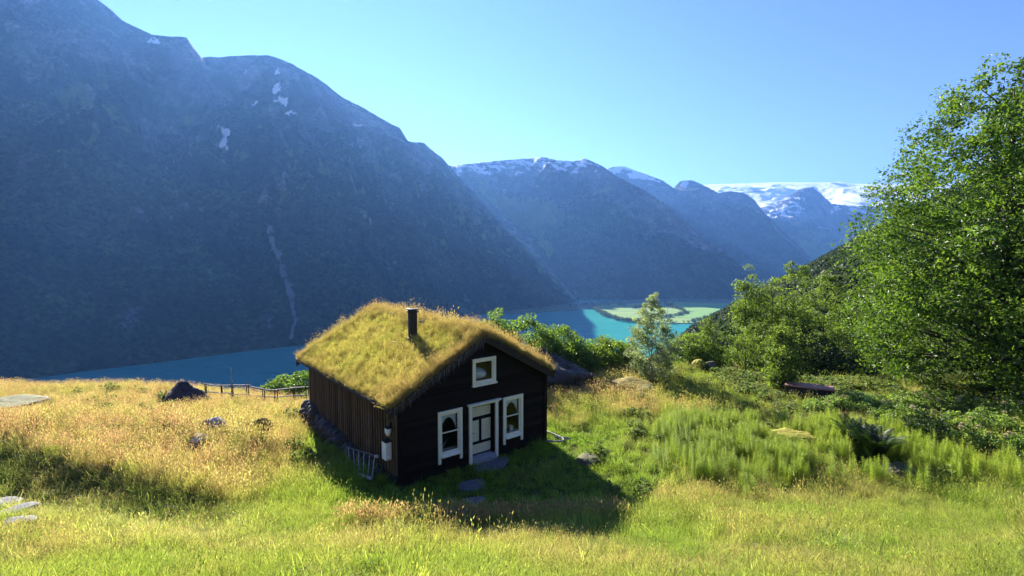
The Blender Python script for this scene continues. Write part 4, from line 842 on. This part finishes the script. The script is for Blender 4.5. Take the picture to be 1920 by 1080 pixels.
for t in (.0, .33, .66, 1.0):
    mb = MB(); mb.box(t*L-.05*(t > 0), t*L+.06, -.16, -.101, z0, q0[2]+dz*t-.005); mb.build('post', M_DARKPOST, sh)

# ------------------------------------------------------------------ fern, flowering herbs
def fern(label, base, n, L0, seed):
    r = np.random.default_rng(seed); V = []; Q = []
    for k in range(n):
        az = k * 2.399 + r.normal(0, .2); L = L0 * (.75 + .4 * r.random()); el = .5 + .55 * r.random(); d = np.array([math.cos(az), math.sin(az), 0]); s = np.array([-math.sin(az), math.cos(az), 0])
        def cl(t): return d * L * (el * .68) * (.55 * t + .55 * t * t) * .85 + np.array([0, 0, L * (t * 1.12 - (.26 + .26 * el) * t ** 2.4)])
        m_ = 34
        for i in range(2, m_):
            t = i / m_; p = cl(t); tg = cl(t + .02) - p; tg /= np.linalg.norm(tg); w = L * .17 * math.sin(math.pi * min(1, t ** .75)) * (1 - .25 * t) + .02
            for sg in (-1, 1):
                e = p + (s * sg * .95 + tg * .35) * w - np.array([0, 0, .18 * w]); hw = tg * L * .0068; o = len(V); V += [p - hw, (p + e) / 2 - hw * .9, e, (p + e) / 2 + hw * .9 + np.array([0,0,.01]), p + hw]; Q += [(o, o+1, o+3, o+4)]; V.append(e); Q.append((o+1, o+2, o+5, o+3)) if False else None
                o2 = len(V); V += [(p + e) / 2 - hw * .9, e, (p + e) / 2 + hw * .9]; T.append((o2, o2+1, o2+2)) if False else TT.append((o2, o2+1, o2+2))
    return V, Q
TT = []
V, Q = fern('', None, 34, 1.75, 3)
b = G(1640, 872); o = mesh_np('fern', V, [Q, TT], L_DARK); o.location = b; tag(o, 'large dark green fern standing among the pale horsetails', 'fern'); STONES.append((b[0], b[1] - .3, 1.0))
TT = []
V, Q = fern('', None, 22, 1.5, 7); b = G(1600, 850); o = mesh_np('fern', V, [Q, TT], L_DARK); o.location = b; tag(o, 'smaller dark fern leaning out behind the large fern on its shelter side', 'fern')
M_FLOWER = plain('cream_blossom', (.50,.42,.18), (.66,.56,.30), 30, .9, 0)
r_ = np.random.default_rng(77); C = r_.normal(0, .032, (42, 3)).clip(-.06, .06); V, Q = leaves_mesh(C, np.full(42, .02), 4, .042, r_, .5, 1); FLOWER = mesh_np('flower_head', V, [Q], M_FLOWER, link=False)
descr = ['beside the shelter end', 'below the rusty plank', 'behind the large fern', 'between the large fern and the dark dense herb', 'dark and dense by the fern', 'under the near branches of the big tree', 'tall and pale in mid group', 'low and rounded near the horsetails', 'full of cream heads under the trunk', 'loose and leafy between two taller plants', 'at the far end of the herb bank, low', 'at the far end of the herb bank, tall', 'broad with many cream heads', 'small at the front of the herb bank', 'pale green at the back of the herb bank', 'beside the lime horsetails under the big tree', 'at the foot of the big tree, shaded', 'short and bushy before the shelter']
spots = [(1575,772,744,.9),(1610,765,738,1.0),(1650,785,745,1.0),(1700,812,762,.9),(1742,832,765,1.05),(1705,768,738,1.1),(1770,776,742,1.1),(1795,822,775,.95),(1830,780,742,1.15),(1850,826,770,1.0),(1905,840,785,1.0),(1915,790,742,1.1),(1880,800,750,1.1),(1820,852,800,.8),(1740,772,742,.95),(1888,866,815,.8),(1790,764,735,1.1),(1535,782,757,.8)]
for k, (px, pb, pt, w) in enumerate(spots):
    b = G(px, pb); tp = P(px, pt, b[1])[2]; tp = max(tp, b[2] + .75)
    o = tree('flowering_herb', 'leafy cream-flowered meadow herb ' + descr[k], 'herb', b, tp, [(.0,.55*w),(.4,.8*w),(.75,.7*w),(1,.35*w)], L_HERB if k != 4 else L_DARK, M_BARK, trunk_r=.02, clumps=120, per=26, leaf=.095, cr=.2, seed=120+k, stems=5, limbs=16, gap=.5, group='flowering herbs in front of the big tree', up=.8)
    if k != 4:
        for j in range(int(2 + 4 * r_.random())):
            f_ = FLOWER.copy(); COL.objects.link(f_); f_.parent = o; a = r_.random() * 6.28; q = .75 * w * math.sqrt(r_.random()); f_.location = (math.cos(a) * q, math.sin(a) * q - .1, (tp - b[2]) * (1.02 - .25 * (q / w) ** 2) + .04 * r_.random()); f_.scale = [.6 + .5 * r_.random()] * 3

# ------------------------------------------------------------------ meadow grasses
def emit(name, label, x, y, gc, tc, scl, protos, lean=.12, dirn=None, zoff=0):
    n = len(x); x = x * KX; y = y * KY; z = gz(x, y) + zoff; rot = rng.normal(0, lean, (n, 3)); rot[:, 2] = rng.random(n) * 6.283
    if np.ndim(scl) == 0: scl = np.full(n, scl)
    s = scl * (.75 + .5 * rng.random(n)); S = np.stack([s * (.9 + .2 * rng.random(n))] * 2 + [s], 1)
    scatter(name, np.stack([x, y, z], 1), rot, S, rng.integers(0, len(protos), n), gc, tc, protos, label)
def masks(x, y):
    d1, d2 = bank(x, y); pl = ss(d1 / .8 + .2) * ss(d2 / 1.6 + .2); lower = ss(-d1 / .5) * ss(d2 / 1.5 + .5)
    bk = np.exp(-((d1 + .40) / .42) ** 2) * ss(d2 / 1.6 + .5); path = np.exp(-((d1 + 1.7) / .75) ** 2) * ss((-x - 4.5) / 2)
    u, v = cabin_uv(np.asarray(x) * KX, np.asarray(y) * KY); near = np.maximum(np.maximum(-u, u - CW), np.maximum(-v, v - CL)); yard = ss((2.2 - near) / 1.6)
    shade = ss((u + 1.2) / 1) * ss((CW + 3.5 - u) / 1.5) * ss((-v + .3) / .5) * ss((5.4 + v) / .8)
    hs = ss((x - 4.0 - .5 * (21 - y) * .3) / 1.2) * ss((y - 14.6 - 2.2 * n2(x, y, .4, 3, 4)) / 2.0) * ss((23.0 - .1 * x - y) / 1.5 + n2(x, y, .4, 2, 6))
    return d1, d2, pl, bk, path, yard, shade, hs
def colours(x, y, tall=False):
    d1, d2, pl, bk, path, yard, shade, hs = masks(x, y); n = len(x)
    a = n2(x, y, .45, 4, 2.0) + rng.normal(0, .10, n); b = n2(x, y, .25, 3, 6.0) + rng.normal(0, .08, n); c = n2(x, y, .9, 3, 12.0) + rng.normal(0, .08, n)
    gc = lin(C_YG, C_GREEN, ss(a * 2.5 + .40)); gc = gc + (np.array(C_TAN) - gc) * (.40 * ss(b * 3.0 + .05))[:, None]
    gp = lin(C_GOLD, C_TAN, ss(a * 2 + .5)); gp = gp + (np.array(C_YG) - gp) * (.85 * ss(c * 3 + .30))[:, None]
    far = np.clip(pl + .55 * ss((y - 22) / 4) * ss((9 - x) / 3) * (x > -2) , 0, 1)
    gc = gc + (gp - gc) * far[:, None]
    gc = gc + (np.array(C_GREEN) - gc) * np.clip(.8 * yard + .7 * shade - .3 * pl, 0, 1)[:, None]  # where the cabin shadow falls, the grass colour itself turns darker green
    gc = gc + (np.array(C_BANKSHADE) - gc) * np.clip(bk * 1.1, 0, 1)[:, None]  # shade of the bank face put into the grass colour
    gc = gc + (np.array(C_PALE) * .85 + np.array(C_GREEN) * .15 - gc) * (.85 * path * ss(c * 2 + .6))[:, None]
    tc = lin(C_TAN, C_PINK, ss(b * 2.2 + .75)); tc = np.where((rng.random(n) < .35)[:, None], lin(C_GOLD, C_PALE, rng.random(n)), tc)
    tc = gc + (tc - gc) * np.clip(.3 + .65 * far + .3 * ss(b * 3 + .1) - .5 * yard * (1 - pl), 0, 1)[:, None]
    vv = (.74 + .52 * rng.random(n))[:, None]; return gc * vv, tc * vv
def lay(name, label, bands, dens, scl, protos, lean=.12):
    X_, Y_ = [], []
    for y0, y1, per in bands:
        n = int(per * 1.03 * (y1 ** 2 - y0 ** 2)); x, y = sample(n, y0, y1, dens); X_.append(x); Y_.append(y)
    x, y = np.concatenate(X_), np.concatenate(Y_); gc, tc = colours(x, y); print(name, len(x)); emit(name, label, x, y, gc, tc, scl(x, y), protos, lean)
def vis(x, y): return (y < edge_y(x) + 2.2).astype(float)
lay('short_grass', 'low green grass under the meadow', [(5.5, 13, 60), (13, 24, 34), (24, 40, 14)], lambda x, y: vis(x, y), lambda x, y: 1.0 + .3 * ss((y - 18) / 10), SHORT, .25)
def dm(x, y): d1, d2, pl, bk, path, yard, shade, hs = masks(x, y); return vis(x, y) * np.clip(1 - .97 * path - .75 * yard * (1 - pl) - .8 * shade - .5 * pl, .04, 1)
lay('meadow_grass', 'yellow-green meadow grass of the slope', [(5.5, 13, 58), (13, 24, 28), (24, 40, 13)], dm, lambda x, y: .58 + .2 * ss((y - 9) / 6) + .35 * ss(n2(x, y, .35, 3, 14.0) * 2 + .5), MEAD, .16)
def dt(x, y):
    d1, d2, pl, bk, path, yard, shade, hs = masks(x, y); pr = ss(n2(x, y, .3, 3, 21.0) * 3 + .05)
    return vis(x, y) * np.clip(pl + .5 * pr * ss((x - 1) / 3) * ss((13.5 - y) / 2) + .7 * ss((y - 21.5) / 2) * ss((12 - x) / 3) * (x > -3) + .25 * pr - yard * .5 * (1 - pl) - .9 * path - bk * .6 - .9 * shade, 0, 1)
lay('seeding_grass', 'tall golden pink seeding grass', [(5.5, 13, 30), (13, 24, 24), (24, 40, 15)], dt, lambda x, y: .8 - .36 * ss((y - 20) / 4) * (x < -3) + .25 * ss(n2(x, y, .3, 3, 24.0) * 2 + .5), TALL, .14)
def dl(x, y): d1, d2, pl, bk, path, yard, shade, hs = masks(x, y); g = np.exp(-(((x + 7.2) * .45 - (y - 9.0) * .9) / .4) ** 2) * ss((-x - 4.5) / 2) * ss((9.8 - y) / 3 + .4); return vis(x, y) * np.clip(bk * 1.2 + .8 * g + .5 * (n2(x, y, .55, 2, 31.0) > .2), 0, 1)
lay('lush_grass', 'long green grass on the bank, darkened for its shade', [(5.5, 13, 22), (13, 24, 16), (24, 38, 6)], dl, lambda x, y: .95, LUSH, .25)
# brown seed stalks along the near edge of the cabin shadow
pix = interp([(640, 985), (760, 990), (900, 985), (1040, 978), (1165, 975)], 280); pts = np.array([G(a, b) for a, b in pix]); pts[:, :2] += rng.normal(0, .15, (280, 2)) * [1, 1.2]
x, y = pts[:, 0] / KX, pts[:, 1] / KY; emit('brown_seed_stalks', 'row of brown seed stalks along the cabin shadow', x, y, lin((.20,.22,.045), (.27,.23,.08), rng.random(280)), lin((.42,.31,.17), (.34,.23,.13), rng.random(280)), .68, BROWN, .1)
# horsetails
def dh(x, y): d1, d2, pl, bk, path, yard, shade, hs = masks(x, y); return vis(x, y) * hs * (.10 + .90 * ss(n2(x, y, .55, 3, 41.0) * 3.5 + .5)) * np.where(shade > .3, .1, 1)
x, y = sample(int(20 * 1.03 * (24.5 ** 2 - 13 ** 2)), 13, 24.5, dh); n = len(x); print('horsetails', n)
emit('horsetails', 'pale lime horsetails growing in a dense stand', x, y, lin((.24,.34,.035), (.34,.40,.055), rng.random(n)), lin((.37,.43,.06), (.30,.38,.05), rng.random(n)), 1.12, HORSE, .1)
# leafy herbs
def de(x, y):
    n_ = n2(x, y, .5, 3, 51.0); return vis(x, y) * np.clip(.9 * ss((x - 3) / 2) * ss((y - 21.5) / 2) * ss(n_ * 4 + .35) + .8 * ss((x - 9) / 3) * ss((y - 18.5) / 2) * ss(n_ * 4 + .6) + 1.6 * np.exp(-(((x + 10.3) / 1.2) ** 2 + ((y - 19.2) / .6) ** 2)) + .25 * (n_ > .22) * (y > 15), 0, 1)
x, y = sample(int(11 * 1.03 * (38 ** 2 - 9 ** 2)), 9, 38, de); n = len(x); print('herbs', n)
g = lin((.075,.12,.03), (.17,.20,.07), rng.random(n)); emit('herb_leaves', 'low leafy herbs scattered in the grass', x, y, g, g * 1.25, 1.0, HERB, .2)

# ------------------------------------------------------------------ far woods
def wood_proto(name, seed, mat, narrow=1.0, n=46):
    r = np.random.default_rng(seed); a = r.random(n) * 6.28; h = r.random(n); w = np.sin(math.pi * np.clip(h * .85 + .12, 0, 1)) ** .7 * .42 * narrow
    C = np.stack([np.cos(a) * w * r.random(n) ** .35, np.sin(a) * w * r.random(n) ** .35, .08 + .88 * h], 1); V, Q = leaves_mesh(C, np.full(n, .11), 12, .085, r, .6, .8, .8)
    return mesh_np(name, V, [Q], mat, attrs={'tip': ('FLOAT', np.zeros(len(V)))}, link=False)
WOOD = [wood_proto('wood_crown', 400 + k, M_GRASS, 1.0 + .15 * k) for k in range(4)]
n = 30000; y = 60 + 450 * rng.random(n) ** .8; px = 1300 + 640 * rng.random(n); x = (px - 960) / F * y; zz = gz(x, y)
keep = (zz > -70) & (rng.random(n) < np.clip(y / 300, .05, 1) * .42); x, y, zz = x[keep], y[keep], zz[keep]; n = len(x); print('wood', n)
cv = n2(x, y, .03, 3, 3.0) + rng.normal(0, .12, n); gc = lin((.020,.036,.018), (.042,.062,.027), ss(cv * 2 + .5)); s = 5.5 + 4.5 * rng.random(n)
rot = np.zeros((n, 3)); rot[:, 2] = rng.random(n) * 6.28; rot[:, :2] = rng.normal(0, .06, (n, 2))
scatter('hillside_wood', np.stack([x, y, zz - .4], 1), rot, np.stack([s * .95, s * .95, s], 1), rng.integers(0, 4, n), gc, gc, WOOD, 'dense mixed wood covering the hillside to the right')
rows = []
def tree_row(pix, n_, h, spread=2.5):
    p = interp(pix, 400)[rng.integers(0, 400, n_)]
    for a, b in p: w = on_z(a + rng.normal(0, spread), b + rng.normal(0, spread * .16), LAKE + 2); rows.append((*w, h * .68 * (.6 + .7 * rng.random())))
tree_row([(1113,578),(1122,584),(1136,592),(1150,597)], 70, 13); tree_row([(1150,598),(1180,603),(1215,604)], 60, 12); tree_row([(1186,578),(1200,576)], 14, 13, 3)
tree_row([(1232,598),(1262,593),(1290,587),(1283,582),(1262,577),(1248,570)], 90, 12); tree_row([(1282,606),(1310,601),(1328,594),(1345,588)], 40, 11); tree_row([(1240,606),(1280,607)], 10, 9, 4)
tree_row([(925,585),(985,578),(1050,573),(1105,571)], 60, 11, 8); tree_row([(1050,568),(1200,561),(1390,560)], 70, 11, 14); tree_row([(1130,574),(1170,572)], 10, 10, 5)
rw = np.array(rows); n = len(rw); rot = np.zeros((n, 3)); rot[:, 2] = rng.random(n) * 6.28; gc = lin((.03,.055,.018), (.055,.085,.028), rng.random(n))
scatter('shore_trees', rw[:, :3], rot, np.stack([rw[:, 3] * 1.1, rw[:, 3] * 1.1, rw[:, 3]], 1), rng.integers(0, 4, n), gc, gc, WOOD, 'dark rows of trees along the fields and lake shore')

# ------------------------------------------------------------------ air
HAZE = 0.88e-4
m = bpy.data.materials.new('valley_air'); m.use_nodes = True; ns, lk = m.node_tree.nodes, m.node_tree.links; ns.clear(); out = ns.new('ShaderNodeOutputMaterial'); pv_ = ns.new('ShaderNodeVolumePrincipled')
pv_.inputs['Color'].default_value = (.16,.40,1.0,1); pv_.inputs['Density'].default_value = HAZE; pv_.inputs['Anisotropy'].default_value = .38; lk.new(pv_.outputs[0], out.inputs['Volume'])
mb = MB(); mb.box(-6200, 12500, -700, 10800, LAKE - 20, 1720); tag(mb.build('haze', m), 'blue valley haze', kind='stuff')

# ------------------------------------------------------------------ sky, sun, camera
w = bpy.data.worlds.new('World'); scene.world = w; w.use_nodes = True; ns, lk = w.node_tree.nodes, w.node_tree.links; bg = ns['Background']
sky = ns.new('ShaderNodeTexSky'); sky.sky_type = 'NISHITA'; sky.sun_disc = False; sky.sun_elevation = SUN_EL; sky.sun_rotation = SUN_AZ; sky.altitude = 200; sky.air_density = 1.0; sky.dust_density = 0; sky.ozone_density = 3.0
hsv = ns.new('ShaderNodeHueSaturation'); hsv.inputs['Saturation'].default_value = 1.16; hsv.inputs['Hue'].default_value = .530; hsv.inputs['Value'].default_value = .84; lk.new(sky.outputs[0], hsv.inputs['Color']); lk.new(hsv.outputs[0], bg.inputs[0]); bg.inputs[1].default_value = .064
sd = bpy.data.lights.new('sun', 'SUN'); sd.energy = 5.0; sd.angle = R(.53); sd.color = (1.0, .93, .82); so = bpy.data.objects.new('sun', sd); COL.objects.link(so)
so.rotation_euler = Vector(SUN).to_track_quat('Z', 'Y').to_euler()
cd = bpy.data.cameras.new('camera'); cd.sensor_width = 36; cd.lens = F / 1920 * 36; cd.clip_start = .1; cd.clip_end = 40000; co_ = bpy.data.objects.new('camera', cd); COL.objects.link(co_)
co_.location = CAM; co_.rotation_euler = (R(90) - PITCH, 0, 0); scene.camera = co_
scene.view_settings.view_transform = 'Standard'; scene.view_settings.look = 'None'; scene.view_settings.exposure = 2.0; scene.view_settings.gamma = 1
cy = scene.cycles; cy.use_denoising = True; cy.max_bounces = 6; cy.diffuse_bounces = 3; cy.glossy_bounces = 2; cy.transmission_bounces = 4; cy.transparent_max_bounces = 8; cy.volume_bounces = 0; cy.sample_clamp_indirect = 5
print('sun elevation', math.degrees(SUN_EL), 'azimuth', math.degrees(SUN_AZ))
